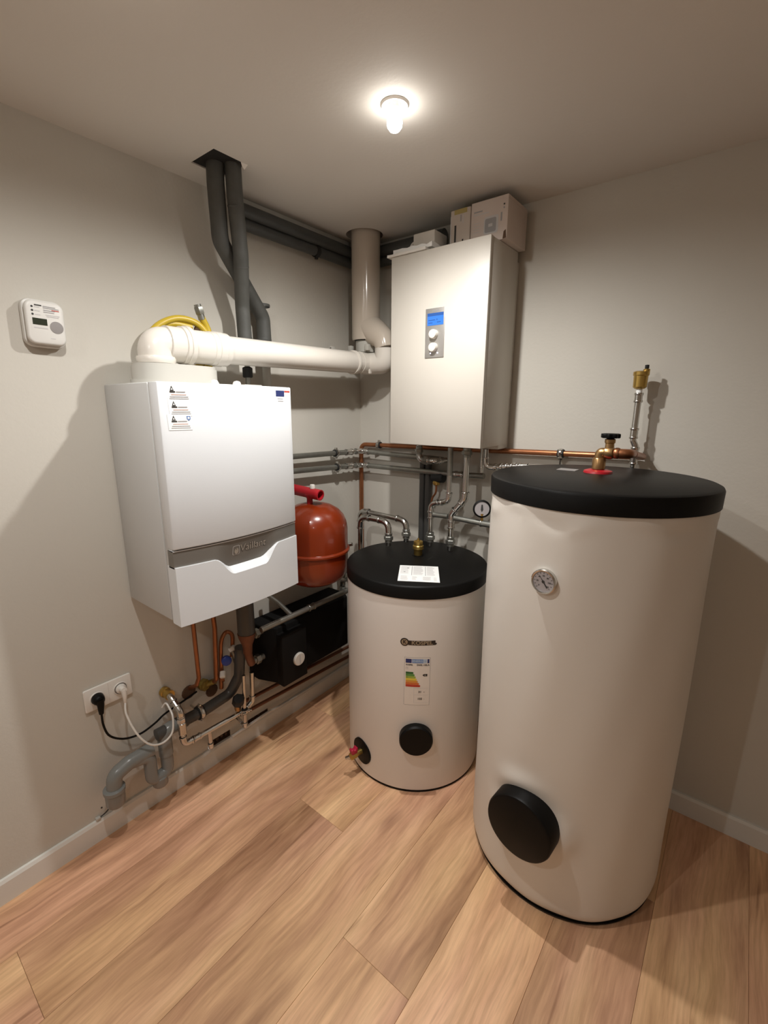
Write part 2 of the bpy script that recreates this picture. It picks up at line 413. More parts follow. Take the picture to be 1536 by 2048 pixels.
# broken-out pockets in the left wall above the skirting
holes = [(-0.998, -0.908, 0.0845, 0.116), (-0.815, -0.70, 0.0845, 0.106), (-0.905, -0.842, 0.152, 0.178)]
cut(wl, [B((-0.06, a, c), (0.02, b, d)) for a, b, c, d in holes])
for a, b, c, d in holes:
    mb = MB(); x0 = -0.059
    mb.add([(x0, a+.001, c+.001), (x0, b-.001, c+.001), (x0, b-.001, d-.001), (x0, a+.001, d-.001), (-.001, a+.001, c+.001), (-.001, b-.001, c+.001), (-.001, b-.001, d-.001), (-.001, a+.001, d-.001)],
           [(0,1,2,3), (0,4,5,1), (1,5,6,2), (2,6,7,3), (3,7,4,0)])
    obj('broken_pocket', mb, 'hole', wl, smooth=0)
    for k in range(4):
        yy = a+(b-a)*(k+.5)/4; mb = MB(); lathe(mb, [(0, -.008), (.009, -.003), (.010, .004), (0, .009)], (-0.02, yy, c+0.008+random.random()*.008), (1, .3, .2), 7)
        obj('rubble', mb, 'hole', wl, smooth=0)
# skirting boards
def skirt(name, pts, d):
    mb = MB(); prof = [(0, 0), (0.013, 0), (0.013, 0.073), (0.008, 0.083), (0, 0.084)]
    vs = []
    for p in pts: vs += [Vector(p)+Vector(d)*a+Vector((0, 0, b)) for a, b in prof]
    n = len(prof); mb.add(vs, [(i, (i+1) % n, n+(i+1) % n, n+i) for i in range(n)] + [tuple(range(n)), tuple(range(n, 2*n))])
    return struct(name, mb, 'trim', smooth=0)
skirt('baseboard_left', [(0, YB, 0), (0, 0, 0)], (1, 0, 0))
skirt('baseboard_right', [(0.013, 0, 0), (XR, 0, 0)], (0, -1, 0))
skirt('baseboard_back', [(0.013, YB, 0), (XR, YB, 0)], (0, 1, 0))
skirt('baseboard_far_right', [(XR, YB+.013, 0), (XR, -.013, 0)], (-1, 0, 0))
# shallow cover strip along the top of the left wall and the right wall
# floor: a sub-floor slab carrying single planks
fl = struct('floor', B((-T, YB-T, -0.12), (XR+T, T, -0.009)), 'hole', smooth=0)
PW, PL = 0.2372, 1.38
joints = {0: -0.45, 1: -0.40, 2: -0.888, 3: -0.36, 4: -1.138, 5: -0.57, 6: -0.45, 7: -0.95, 8: -1.1}
k = 0; x = 0.200-PW
plank_cache = {}
while x < XR:
    x0 = max(x, 0.0); x1 = min(x+PW, XR)
    j = joints.get(k, -random.random()*PL)
    if k == 1: j = -1.75
    y = j
    while y < 0: y += PL
    while y > YB:
        ya, yb = max(y-PL, YB), min(y, 0.0)
        if yb-ya > 0.01:
            g = 0.0003; lx, ly = x1-x0-2*g, yb-ya-2*g; key = (round(lx, 4), round(ly, 4))
            c = ((x0+x1)/2, (ya+yb)/2)
            if key not in plank_cache:
                e = 0.0006; mb = MB(); a, b_ = lx/2, ly/2
                v = [(-a,-b_,-.009),(a,-b_,-.009),(a,b_,-.009),(-a,b_,-.009),(-a,-b_,-e),(a,-b_,-e),(a,b_,-e),(-a,b_,-e),(-a+e,-b_+e,0),(a-e,-b_+e,0),(a-e,b_-e,0),(-a+e,b_-e,0)]
                mb.add(v, [(0,1,5,4),(1,2,6,5),(2,3,7,6),(3,0,4,7),(4,5,9,8),(5,6,10,9),(6,7,11,10),(7,4,8,11),(8,9,10,11)])
                o = obj('plank', mb, 'wood', None, smooth=0); plank_cache[key] = o.data
            else:
                o = D.objects.new('plank', plank_cache[key]); COL.objects.link(o)
            o.location = (c[0], c[1], 0); o.parent = fl
        y -= PL
    x += PW; k += 1

# ------------------------------------------------------------------ ceiling lamps
def lamp(loc, s, label, grp=None):
    x, y = loc
    t = thing('ceiling_lamp', label, 'lamp', (x, y, H))
    obj('lamp_ring', LA([(0.024, 0.004), (0.026, -0.003), (0.034, -0.004), (0.037, 0.0), (0.037, 0.001), (0.026, 0.002)], (x, y, H-0.0015), (0,0,1), 32), 'white', t)
    obj('lamp_holder', LA([(0.0, 0.0), (0.016, 0.0), (0.016, -0.010), (0.012, -0.016), (0.0, -0.016)], (x, y, H), (0,0,1), 20), 'white', t)
    obj('bulb', LA([(0.0105, -0.012), (0.012, -0.020), (0.018, -0.030), (0.0205, -0.040), (0.019, -0.050), (0.013, -0.058), (0.006, -0.0615), (0, -0.062)], (x, y, H), (0,0,1), 20), bulb_mat('bulb_glow', BULB_GLOW), t)
    ld = D.lights.new('bulb_light', 'SPOT'); ld.energy = s; ld.color = LAMP_COLOR
    ld.spot_size = math.radians(LAMP_CONE); ld.spot_blend = LAMP_BLEND; ld.shadow_soft_size = 0.018
    lo = D.objects.new('bulb_light', ld); COL.objects.link(lo); lo.location = (x, y, H-0.083); setp(lo, t)
    return t
lamp((0.803, -0.778), LAMP_WATTS[0], 'small lit bulb in a round holder on the ceiling')
lamp((0.76, -1.50), LAMP_WATTS[1], 'second lit bulb on the ceiling, nearer the viewer than the one in the picture')
lamp((2.05, -2.35), LAMP_WATTS[2], 'unseen fill lamp added on the ceiling, behind the viewer to the right')  # added fill, brightens the tall tank from the right
lamp((0.80, -2.60), LAMP_WATTS[3], 'unseen fill lamp added on the ceiling, behind the viewer to the left')  # added out of view as fill for the lower fronts
# ------------------------------------------------------------------ gas boiler on the left wall
t = thing('gas_boiler', 'white wall-hung gas boiler with a grey band and a scooped lower flap', 'boiler', (0, -1.015, 0.87))
BY0, BY1, BZ0, BZ1 = -1.252, -0.778, 0.868, 1.602
XS, XF = 0.295, 0.352        # end of the rear casing, front corner plane
BUL = 0.019                  # bulge of the front
def bow(y, z=1.2): q = (y-BY0)/(BY1-BY0)*2-1; return XF + BUL*(1-q*q)
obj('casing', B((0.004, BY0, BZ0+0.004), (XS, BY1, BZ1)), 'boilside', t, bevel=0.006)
# front cover frame (side return)
ys = [BY0+(BY1-BY0)*i/24 for i in range(25)]
def shell(y0z, y1z, xback, dx=0.0, ysl=ys):
    """solid with a bowed front between curves z=y0z(y) and z=y1z(y)"""
    mb = MB(); vs = []; fs = []
    for y in ysl: d0, d1 = dx(y) if callable(dx) else (dx, dx); vs += [(xback, y, y0z(y)), (bow(y)+d0, y, y0z(y)), (bow(y)+d1, y, y1z(y)), (xback, y, y1z(y))]
    n = len(ysl)
    for i in range(n-1):
        for k in range(4): k2 = (k+1) % 4; fs.append((4*i+k, 4*i+k2, 4*i+4+k2, 4*i+4+k))
    fs += [(0,1,2,3)[::-1], tuple(4*(n-1)+q for q in range(4))]
    return mb.add(vs, fs)
ZB1 = lambda y: 1.112 - 0.003*(1-((y+1.015)/0.237)**2)     # top edge of the grey band
ZB0 = lambda y: 1.060 - 0.004*(1-((y+1.015)/0.237)**2)     # bottom edge of the grey band
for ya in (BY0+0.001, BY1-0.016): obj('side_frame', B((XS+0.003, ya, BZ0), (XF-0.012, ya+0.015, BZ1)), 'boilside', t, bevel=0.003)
obj('front_panel', shell(lambda y: ZB1(y)+0.004, lambda y: BZ1, XS+0.01, 0.0), 'boiler', t, smooth=30, bevel=0.004)
def dip(y):
    q = (y+1.005)/0.135
    return 0.036*max(0, min(1, (1-abs(q))*2.2))**1.0 * (1 if abs(q) < 1 else 0)
def sm(t_): t_ = max(0, min(1, t_)); return t_*t_*(3-2*t_)
def dips(y): q = abs(y+1.000)/0.130; return 0.040*sm((1-q)*1.9)
ysf = [BY0+(BY1-BY0)*i/60 for i in range(61)]
obj('grey_band', shell(lambda y: ZB0(y)-dips(y)-0.004, ZB1, XS+0.02, lambda y: (-0.006-0.020*dips(y)/0.040, -0.006), ysf), 'grey_trim', t, smooth=30)
obj('band_edge', shell(lambda y: ZB1(y)-0.0028, lambda y: ZB1(y)+0.0002, XS+0.03, -0.0045, ysf), 'boiler', t, smooth=30)
fp = obj('lower_flap', shell(lambda y: BZ0, lambda y: ZB0(y)-dips(y)-0.022*(dips(y)/0.040), XS+0.01, 0.0, ysf), 'boiler', t, smooth=30, bevel=0.0)
# bright scooped lip of the handle: slopes back from the flap edge up to the band
mb = MB(); vs = []; fs = []
for y in ysf:
    d = dips(y); zt = ZB0(y)-d; zb = zt-0.022*(d/0.040)
    vs += [(bow(y)-0.0003, y, zb-0.0002), (bow(y)-0.012*d/0.040-0.001, y, zb+(zt-zb)*0.35), (bow(y)-0.027*d/0.040-0.001, y, zt+0.001), (bow(y)-0.03, y, zb-0.002)]
for i in range(len(ysf)-1):
    for k in range(4): k2 = (k+1) % 4; fs.append((4*i+k, 4*i+k2, 4*i+4+k2, 4*i+4+k))
obj('handle_lip', mb.add(vs, fs), 'boiler', fp, smooth=50)
def bfront(y, z): 
    """surface frame on the bowed front, u towards +y, v up"""
    e = 1e-3; U = Vector((bow(y+e)-bow(y-e), 2*e, 0)).normalized()
    return flat((bow(y), y, z), U, (0, 0, 1))
bf = lambda u, v, l: Vector((bow(u)+l, u, v))
gb = [o for o in t.children if o.name.startswith('grey_band')][0]
bg = lambda u, v, l: Vector((bow(u)-0.006-0.020*dips(u)/0.040*max(0, min(1, (ZB1(u)-v)/(ZB1(u)-ZB0(u)+dips(u))))+l, u, v))
d = Decal(bg)
d.poly([(-1.044+a, 1.068+b) for a, b in rrect(0.027, 0.034, 0.006)], 'inkp', 0.0008)
d.poly([(-1.044+a, 1.068+b) for a, b in rrect(0.023, 0.030, 0.005)], 'grey_trim', 0.0012)
d.disc(-1.043, 1.065, 0.0078, 0.011, 'silver', 0.0016); d.poly([(-1.047, 1.077), (-1.044, 1.069), (-1.040, 1.077), (-1.043, 1.072)], 'inkd', 0.0020)
d.build('emblem', gb)
d = Decal(bg); d.text('Vaillant', -0.977, 1.0695, 0.037, 'inkd', 0.0008, 0.98, 0.0006); d.text('Vaillant', -0.9765, 1.0705, 0.037, 'silver', 0.0014, 0.98, 0.0)
d.build('lettering', gb)
# three service stickers, overlapping slightly, and the flag label
for i, (yy, zz, ww) in enumerate([(-1.197, 1.574, 0.062), (-1.195, 1.532, 0.062), (-1.199, 1.492, 0.066)]):
    d = Decal(lambda u, v, l, yy=yy, zz=zz: bf(yy+u*0.999-v*0.05, zz+v, l))
    d.rect(-ww/2, -0.024, ww/2, 0.022, 'paper', 0.0004+0.0002*i, 4)
    d.poly([(-0.022, 0.004), (-0.011, 0.004), (-0.0165, 0.018)], 'inkd', 0.0012); d.poly([(-0.019, 0.0065), (-0.014, 0.0065), (-0.0165, 0.012)], 'paper', 0.0014)
    d.rect(-0.023, -0.001, -0.008, 0.003, 'inkd', 0.0012, 2); d.rect(-0.006, -0.0005, 0.020, 0.0025, 'ink', 0.0012, 3)
    d.rect(-0.020, -0.0075, 0.022, -0.0055, 'inkred2', 0.0012, 3); d.rect(-0.024, -0.0135, 0.027, -0.0115, 'ink', 0.0012, 3)
    d.rect(-0.026, -0.0185, 0.028, -0.0168, 'ink', 0.0012, 3)
    if i == 2: d.poly([(0.020, 0.016), (0.031, 0.016), (0.031, 0.007), (0.0255, 0.002), (0.020, 0.007)], 'blue2', 0.0012); d.disc(0.0255, 0.0105, 0.003, 0.003, 'paper', 0.0016)
    o = d.build('service_sticker', t)
d = Decal(bf)
d.rect(-0.853, 1.570, -0.813, 1.590, 'blue', 0.0005, 3); d.rect(-0.812, 1.5845, -0.785, 1.590, 'inkr', 0.0005, 2)
d.rect(-0.846, 1.5615, -0.820, 1.5632, 'ink', 0.0005, 2); d.rect(-0.844, 1.5535, -0.818, 1.5560, 'ink', 0.0005, 2)
o = d.build('flag_label', t); o['label'] = 'small navy and red sticker'
# flue adapter and plugs on the boiler roof
st = [(0.17+0.075*math.cos(a), -1.095+(0.055 if math.sin(a) > 0 else -0.055)+0.085*math.sin(a)) for a in [2*PI*k/40 for k in range(40)]]
mb = MB(); FA = lambda u, v, l: Vector((u, v, l))
prism(mb, FA, st, BZ1, BZ1+0.012)
prism(mb, FA, [(0.17+(a-0.17)*0.95, -1.095+(b+1.095)*0.96) for a, b in st], BZ1+0.012, BZ1+0.052)
prism(mb, FA, [(0.17+(a-0.17)*0.90, -1.095+(b+1.095)*0.93) for a, b in st], BZ1+0.052, BZ1+0.060)
obj('flue_adapter', mb, 'pvc2', t, smooth=40)
for yy, xx in ((-1.065, 0.335), (-0.985, 0.335)):
    obj('roof_plug', LA([(0.013, 0), (0.013, 0.006), (0.010, 0.012), (0.0, 0.015)], (xx, yy, BZ1-0.001), (0,0,1), 16), 'white', t)
obj('roof_bracket', B((0.22, -0.93, BZ1-0.001), (0.30, -0.86, BZ1+0.006)), 'pvc2', t, bevel=0.002)

# ------------------------------------------------------------------ white flue pipe from the boiler to the corner riser
t = thing('flue_pipe', 'white plastic flue pipe running level above the boiler to the corner', 'pipe', (0.17, -1.155, 1.662))
FR = 0.0475
pth, arcs = fillet([(0.17, -1.155, 1.663), (0.17, -1.155, 1.725), (0.17, -1.05, 1.725)], 0.075, 10)
obj('elbow', sweep(MB(), pth, FR*1.06, 28), 'pvc', t)
mb = MB(); ring(mb, (0.17, -1.155, 1.674), (0,0,1), FR*1.06, 0.02, 0.006, 32); obj('socket', mb, 'pvc', t)
obj('level_pipe', sweep(MB(), [(0.17, -1.06, 1.725), (0.17, -0.20, 1.738)], FR, 28), 'pvc', t)
mb = MB(); lathe(mb, [(FR*1.02, 0), (FR*1.16, 0.002), (FR*1.16, 0.048), (FR*1.24, 0.05), (FR*1.24, 0.062), (FR*1.30, 0.064), (FR*1.30, 0.078), (FR*1.08, 0.082)], (0.17, -1.125, 1.725), (0,1,0.012), 32)
obj('collar', mb, 'pvc', t)
obj('inspection_piece', LA([(FR*1.08, 0), (FR*1.12, 0.01), (FR*1.12, 0.068), (FR*1.16, 0.07), (FR*1.16, 0.086), (FR*1.2, 0.088), (FR*1.2, 0.112), (FR*1.16, 0.114), (FR*1.16, 0.132), (FR*1.02, 0.134)], (0.17, -1.045, 1.7255), (0,1,0.012), 32), 'pvc', t)
mb = MB(); ring(mb, (0.17, -0.245, 1.737), (0,1,0), FR, 0.016, 0.006, 28); obj('end_ring', mb, 'pvc', t)
pth, arcs = fillet([(0.17, -0.21, 1.738), (0.17, -0.135, 1.738), (0.268, -0.128, 1.738), (0.268, -0.128, 1.802)], 0.06, 8)
obj('end_elbow', sweep(MB(), pth, FR*1.05, 28), 'pvc', t)
obj('wing_lug', B((0.205, -0.178, 1.690), (0.212, -0.160, 1.742)), 'pvc', t, bevel=0.002)

t = thing('flue_riser', 'thick beige riser in the corner going up through a round hole in the ceiling', 'pipe', (RX, RY, 1.835))
RR = 0.0665
obj('riser_pipe', LA([(RR*0.84, 0.0), (RR*0.98, 0.0), (RR, 0.012), (RR, 0.62)], (RX, RY, 1.845), (0,0,1), 36), 'riser', t)
mb = MB(); sweep(mb, [(RX+0.005, RY, 1.912), (0.220, RY, 1.868), (0.258, RY, 1.842), (0.268, RY, 1.803)], [0.064, 0.060, 0.053, 0.047], 28); obj('branch', mb, 'riser', t)
mb = MB(); ring(mb, (RX, RY, 1.846), (0,0,1), RR*0.72, 0.008, 0.008, 32); obj('seal_ring', mb, 'rubber', t)
obj('lower_socket', LA([(RR*0.70, 0.0), (RR*0.74, 0.006), (RR*0.74, 0.054)], (RX, RY, 1.791), (0,0,1), 32), 'pvc2', t)
for dx in (-0.06, 0.045): obj('clip_lug', B((RX+dx-0.008, RY-0.055, 1.795), (RX+dx+0.012, RY-0.035, 1.822)), 'pvc2', t, bevel=0.002)
# white wall clip left of the riser
t = thing('wall_clip', 'small white pipe clip on the wall behind the level flue pipe', 'clip', (0.06, -0.27, 1.80))
obj('saddle', box(box(MB(), (0.0, -0.285, 1.785), (0.07, -0.255, 1.800)), (0.055, -0.285, 1.800), (0.07, -0.255, 1.812)), 'pvc2', t, bevel=0.002)
obj('rod', sweep(MB(), [(0.001, -0.33, 1.794), (0.06, -0.33, 1.794), (0.06, -0.27, 1.794)], 0.005, 8), 'steel', t)

# ------------------------------------------------------------------ yellow gas hose coiled behind the flue pipe
t = thing('yellow_hose', 'yellow hose coiled behind the flue elbow with a metal end fitting', 'hose', (0.07, -1.0, 1.66))
pts = [(0.075, -0.935, 1.845), (0.075, -0.912, 1.80), (0.085, -0.908, 1.74), (0.10, -0.935, 1.675), (0.09, -1.00, 1.645), (0.07, -1.08, 1.67), (0.055, -1.118, 1.73), (0.055, -1.09, 1.788),
       (0.06, -1.02, 1.826), (0.07, -0.95, 1.818), (0.08, -0.915, 1.77), (0.085, -0.93, 1.70), (0.07, -1.01, 1.655), (0.05, -1.10, 1.69), (0.045, -1.105, 1.76), (0.05, -1.04, 1.806), (0.06, -0.965, 1.805)]
obj('hose', sweep(MB(), smooth_path(pts, 7), 0.0115, 12), 'yellow', t)
mb = MB(); ax = Vector((0, -0.3, 1)).normalized(); hexnut(mb, Vector((0.075, -0.940, 1.862)), ax, 0.016, 0.026); lathe(mb, [(0.012, -0.03), (0.012, 0.02)], (0.075, -0.940, 1.862), ax, 14)
obj('end_fitting', mb, 'steel', t)
mb = MB(); lathe(mb, [(0.008, 0), (0.010, 0.004), (0.010, 0.02), (0.006, 0.03)], (0.062, -0.955, 1.803), (0.2, 1, -0.25), 10); obj('rusty_end', mb, 'hole', t)

# ------------------------------------------------------------------ carbon monoxide alarm
t = thing('carbon_monoxide_alarm', 'white rounded alarm with a small screen and round grille on the left wall', 'alarm', (0, -1.394, 1.762))
FA = flat((0, -1.394, 1.762), (0, 1, -0.02), (0, 0.02, 1))
mb = MB(); prism(mb, FA, rrect(0.100, 0.128, 0.022), 0.0, 0.022); obj('back_plate', mb, 'alarm', t, bevel=0.005)
mb = MB(); prism(mb, FA, rrect(0.094, 0.116, 0.020), 0.024, 0.042); hd = obj('housing', mb, 'alarm', t, bevel=0.007, seg=3)
d = Decal(lambda u, v, l: FA(u, v, 0.042+l))
for v in (0.040, 0.030, 0.020): d.disc(-0.030, v, 0.0028, 0.0028, 'inkd'); d.rect(-0.025, v-0.001, -0.012, v+0.001, 'inkp')
d.rect(-0.024, 0.0435, -0.007, 0.0465, 'inkd', 0.0008)
for v, c, a, b in ((0.044, 'ink', -0.004, 0.026), (0.040, 'ink', -0.004, 0.034), (0.036, 'inkr', 0.016, 0.034), (0.034, 'ink', -0.004, 0.024), (0.029, 'ink', -0.004, 0.022), (0.022, 'inkp', 0.0, 0.034), (0.018, 'inkp', 0.002, 0.032)): d.rect(a, v-0.0011, b, v+0.0011, c)
d.rect(-0.030, -0.016, 0.002, -0.013, 'inkp'); d.rect(0.006, -0.041, 0.018, -0.039, 'inkp')
d.build('print', hd)
mb = MB(); prism(mb, lambda u, v, l: FA(u-0.015, v+0.002, 0.042+l), [(-0.017, -0.0085), (0.017, -0.0085), (0.017, 0.0085), (-0.017, 0.0085)], -0.001, 0.0012); sc = obj('screen', mb, 'lcd', t)
mb = MB(); c = FA(0.024, -0.009, 0.0415); lathe(mb, [(0.0165, 0), (0.0165, 0.0012), (0.013, 0.0016), (0.0, 0.0022)], c, (1, 0, 0), 24); obj('speaker_grille', mb, 'grille', t)

# ------------------------------------------------------------------ insulated pipes through the ceiling hole
t = thing('insulated_pipe', 'grey foam-covered pipe from the ceiling hole, swerving behind its neighbour', 'pipe', (0.07, -0.645, 1.62))
pth, _ = fillet([(0.165, -0.893, 2.42), (0.155, -0.893, 2.25), (0.125, -0.870, 2.09), (0.055, -0.73, 1.985), (0.045, -0.645, 1.885), (0.045, -0.640, 1.70)], 0.05, 5)
ob = obj('foam_sleeve', sweep(MB(), pth, 0.028, 20), 'foam', t)
mb = MB(); sweep(mb, [(0.045, -0.640, 1.705), (0.045, -0.640, 1.55)], 0.017, 14); obj('bare_end', mb, 'pvc2', t)
for z in (1.93, 1.80): ring(mb := MB(), (0.045, -0.644, z), (0, 0.02, 1), 0.0275, 0.01, 0.0015, 20); obj('joint_tape', mb, 'foam', t)
t = thing('insulated_pipe', 'straight grey foam-covered pipe in front, dropping from the ceiling hole behind the flue', 'pipe', (0.115, -0.77, 1.66))
pth, _ = fillet([(0.205, -0.858, 2.42), (0.195, -0.850, 2.22), (0.160, -0.815, 2.05), (0.095, -0.775, 1.90), (0.092, -0.768, 1.70)], 0.06, 5)
obj('foam_sleeve', sweep(MB(), pth, 0.026, 20), 'foam', t)
for c, ax in (((0.189, -0.845, 2.19), (0.2, -0.3, 1)), ((0.147, -0.807, 2.02), (0.4, -0.25, 1)), ((0.0925, -0.770, 1.79), (0.05, -0.03, 1))):
    ring(mb := MB(), c, ax, 0.0255, 0.006, 0.0012, 20); obj('joint_tape', mb, 'foam', t)
mb = MB(); lathe(mb, [(0.016, 0), (0.019, 0.004), (0.019, 0.036), (0.012, 0.04)], (0.092, -0.767, 1.645), (0,0,1), 12); obj('black_cap', mb, 'rubber', t)
mb = MB(); sweep(mb, [(0.092, -0.767, 1.70), (0.092, -0.767, 1.56)], 0.010, 12); obj('bare_end', mb, 'steel', t)

# ------------------------------------------------------------------ dark ducts under the ceiling
for nm, z, r, xo, lab in (('ceiling_duct', 2.245, 0.026, 0.047, 'upper dark insulated pipe along the top of the left wall under the ceiling'),
                      ('ceiling_duct', 2.203, 0.021, 0.040, 'lower dark insulated pipe along the top of the left wall under the ceiling')):
    t = thing(nm, lab, 'pipe', (xo, -0.80, z), 'insulated pipes under the ceiling')
    t.pop('group') if False else None
    pth, _ = fillet([(xo, -0.745, z+0.002), (xo, -xo, z), (0.52, -xo, z+0.002)], 0.03, 5)
    obj('sleeve', sweep(MB(), pth, r, 18), 'duct', t)
    if z < 2.22:
        for y in (-0.335,):
            mb = MB(); ring(mb, (xo, y, z), (0,1,0), r, 0.02, 0.004, 18); lathe(mb, [(0.008, 0), (0.008, 0.012)], (xo, y, z-r-0.010), (0,0,1), 8); obj('pipe_clip', mb, 'rubber', t)
t = thing('cable_trunking', 'pale strip of trunking in the angle of the left wall and the ceiling', 'trunking', (0, -0.45, 2.285))
obj('channel', B((0.0, -0.735, 2.281), (0.030, -0.10, 2.2995)), 'pvc2', t, bevel=0.003)

# ------------------------------------------------------------------ electric boiler on the right wall
t = thing('electric_boiler', 'cream box-shaped electric boiler with a control strip on the right wall', 'boiler', (0.63, 0, 1.385))
EX0, EX1, EY, EZ0, EZ1 = 0.412, 0.846, -0.275, 1.382, 2.124
obj('casing', B((EX0, EY+0.022, EZ0+0.002), (EX1, -0.032, EZ1)), 'cream', t, bevel=0.003)
obj('front_cover', B((EX0-0.001, EY, EZ0), (EX1+0.001, EY+0.0205, EZ1+0.001)), 'cream', t, bevel=0.003)
obj('wall_bracket', B((EX0+0.02, -0.034, EZ0-0.012), (EX1-0.006, 0.0, EZ1-0.03)), 'cream', t, bevel=0.002)
obj('base_step', B((EX0+0.03, -0.105, EZ0-0.014), (EX1-0.004, -0.034, EZ0+0.004)), 'cream', t, bevel=0.002)
px0, px1, pz0, pz1 = 0.5845, 0.671, 1.728, 1.911
cp_ = obj('control_panel', B((px0, EY-0.003, pz0), (px1, EY+0.002, pz1)), 'panel', t, bevel=0.001)
FP = flat((0, EY-0.003, 0), (1, 0, 0), (0, 0, 1))
d = Decal(FP); d.rect(0.594, 1.848, 0.667, 1.893, 'screen', 0.0008); d.rect(0.594, 1.882, 0.667, 1.893, 'screen2', 0.0012)
d.rect(0.599, 1.866, 0.630, 1.869, 'screen2', 0.0012); d.rect(0.636, 1.866, 0.640, 1.871, 'screen2', 0.0012); d.rect(0.599, 1.856, 0.618, 1.859, 'screen2', 0.0012); d.rect(0.638, 1.857, 0.655, 1.860, 'screen2', 0.0012)
d.build('screen', cp_)
d = Decal(FP); d.text('KOSPEL', 0.633, 1.901, 0.0095, 'ink', 0.0008, 1.0, 0.0002); d.build('lettering', cp_)
for z in (1.815, 1.766):
    obj('knob', LA([(0.0175, 0), (0.0175, 0.012), (0.0155, 0.017), (0.010, 0.0185), (0, 0.019)], (0.627, EY-0.003, z), (0, -1, 0), 24), 'knob', cp_)
for x in (0.611, 0.644):
    obj('indicator_led', LA([(0.0026, 0), (0.0026, 0.001), (0, 0.002)], (x, EY-0.003, 1.745), (0, -1, 0), 10), 'led', cp_)

# things lying on top of it
def carton(name, label, c, sx, sy, sz, rz, m, parts):
    t = thing(name, label, 'box', c)
    R = Matrix.Rotation(rz, 3, 'Z'); c = Vector(c)
    def W(x, y, z): return c + R @ Vector((x, y, z))
    mb = MB(); box(mb, (-sx/2, -sy/2, 0), (sx/2, sy/2, sz)); mb.v = [tuple(W(*v)) for v in mb.v]
    obj('carton_body', mb, m, t, bevel=0.0025)
    parts(t, W); return t
def pa(t, W):
    F = lambda u, v, l: W(-0.0725+u, -0.0875-l, v)
    d = Decal(F)
    d.rect(0.012, 0.106, 0.046, 0.1105, 'ink', 0.0006); d.rect(0.012, 0.097, 0.072, 0.1005, 'inkp', 0.0006)
    d.poly([(0.082+a, 0.056+b) for a, b in rrect(0.056, 0.058, 0.008)], 'inkp', 0.0006); d.poly([(0.080+a, 0.055+b) for a, b in rrect(0.044, 0.046, 0.006)], 'ink', 0.0010)
    d.rect(0.072, 0.050, 0.088, 0.060, 'inkp', 0.0014)
    d.disc(0.130, 0.112, 0.003, 0.003, 'inkd'); d.disc(0.130, 0.101, 0.003, 0.003, 'ink')
    for v in (0.04, 0.05, 0.06, 0.07): d.rect(0.012, v, 0.038, v+0.002, 'inkp')
    d.rect(0.118, 0.060, 0.124, 0.088, 'ink')
    d.build('print', t)
    mb = MB(); box(mb, (0.0725, -0.0875, 0.129), (0.0735, 0.0875, 0.1305)); mb.v = [tuple(W(*v)) for v in mb.v]; obj('lid_flap', mb, m := 'card', t)
    mb = MB(); mb.add([W(0.058, -0.0895, 0.0), W(0.071, -0.0890, 0.002), W(0.068, -0.0880, 0.030), W(0.060, -0.0885, 0.024)], [(0,1,2,3)]); obj('torn_corner', mb, 'hole', t)
carton('carton', 'large white carton with a printed picture, on top of the electric boiler', (0.797, -0.113, EZ1+0.002), 0.145, 0.175, 0.142, 0.0, 'card', pa)
def pb(t, W):
    d = Decal(lambda u, v, l: W(-0.042+u, -0.0875-l, v))
    d.rect(0.016, 0.122, 0.070, 0.1385, 'tape', 0.0006); d.rect(0.018, 0.028, 0.026, 0.086, 'inkd'); d.rect(0.042, 0.096, 0.047, 0.118, 'ink'); d.rect(0.052, 0.088, 0.056, 0.116, 'inkp'); d.rect(0.052, 0.02, 0.058, 0.034, 'inkd'); d.rect(0.0, 0.02, 0.004, 0.12, 'inkp')
    d.build('print', t)
    mb = MB(); box(mb, (-0.026, -0.086, 0.1385), (0.028, 0.0, 0.1395)); mb.v = [tuple(W(*v)) for v in mb.v]; obj('tape', mb, 'tape', t)
carton('carton', 'narrow white carton with yellow tape, left of the large carton on the electric boiler', (0.6765, -0.108, EZ1+0.002), 0.084, 0.175, 0.139, 0.0, 'card2', pb)
t = thing('adapter_box', 'small white plastic device lying on papers on the electric boiler', 'device', (0.545, -0.18, EZ1+0.030))
mb = MB(); box(mb, (0.482, -0.225, EZ1+0.034), (0.582, -0.13, EZ1+0.085)); obj('housing', mb, 'white', t, bevel=0.004)
for x in (0.50, 0.54): obj('foot', B((x, -0.222, EZ1+0.029), (x+0.014, -0.205, EZ1+0.034)), 'rubber', t)
mb = MB(); sweep(mb, smooth_path([(0.483, -0.18, EZ1+0.06), (0.462, -0.19, EZ1+0.066), (0.450, -0.195, EZ1+0.05), (0.455, -0.20, EZ1+0.034)], 6), 0.006, 10); obj('cord', mb, 'white', t)
t = thing('papers', 'folded papers in plastic lying on the left of the electric boiler', 'papers', (0.49, -0.2, EZ1))
def sheet(z0, z1, x0, x1, y0, y1, m, nm, jit=0.004):
    mb = MB(); n = 8; vs = []; fs = []
    for i in range(n+1):
        for j in range(n+1):
            vs.append((x0+(x1-x0)*i/n, y0+(y1-y0)*j/n, z1-abs(random.gauss(0, jit))*(0.4+0.6*((i+j) % 2))))
    for i in range(n):
        for j in range(n): a = i*(n+1)+j; fs.append((a, a+n+1, a+n+2, a+1))
    o = len(vs); vs += [(x0, y0, z0), (x1, y0, z0), (x1, y1, z0), (x0, y1, z0)]
    fs.append((o, o+3, o+2, o+1))
    L = [i*(n+1) for i in range(n+1)]; Rr = [n*(n+1)+j for j in range(n+1)]
    fs += [tuple([o+1, o]+L), tuple([o+3, o+2]+[i*(n+1)+n for i in range(n, -1, -1)]), tuple([o, o+3]+list(range(n, -1, -1))), tuple([o+2, o+1]+Rr)]
    return obj(nm, mb.add(vs, fs), m, t, smooth=0)
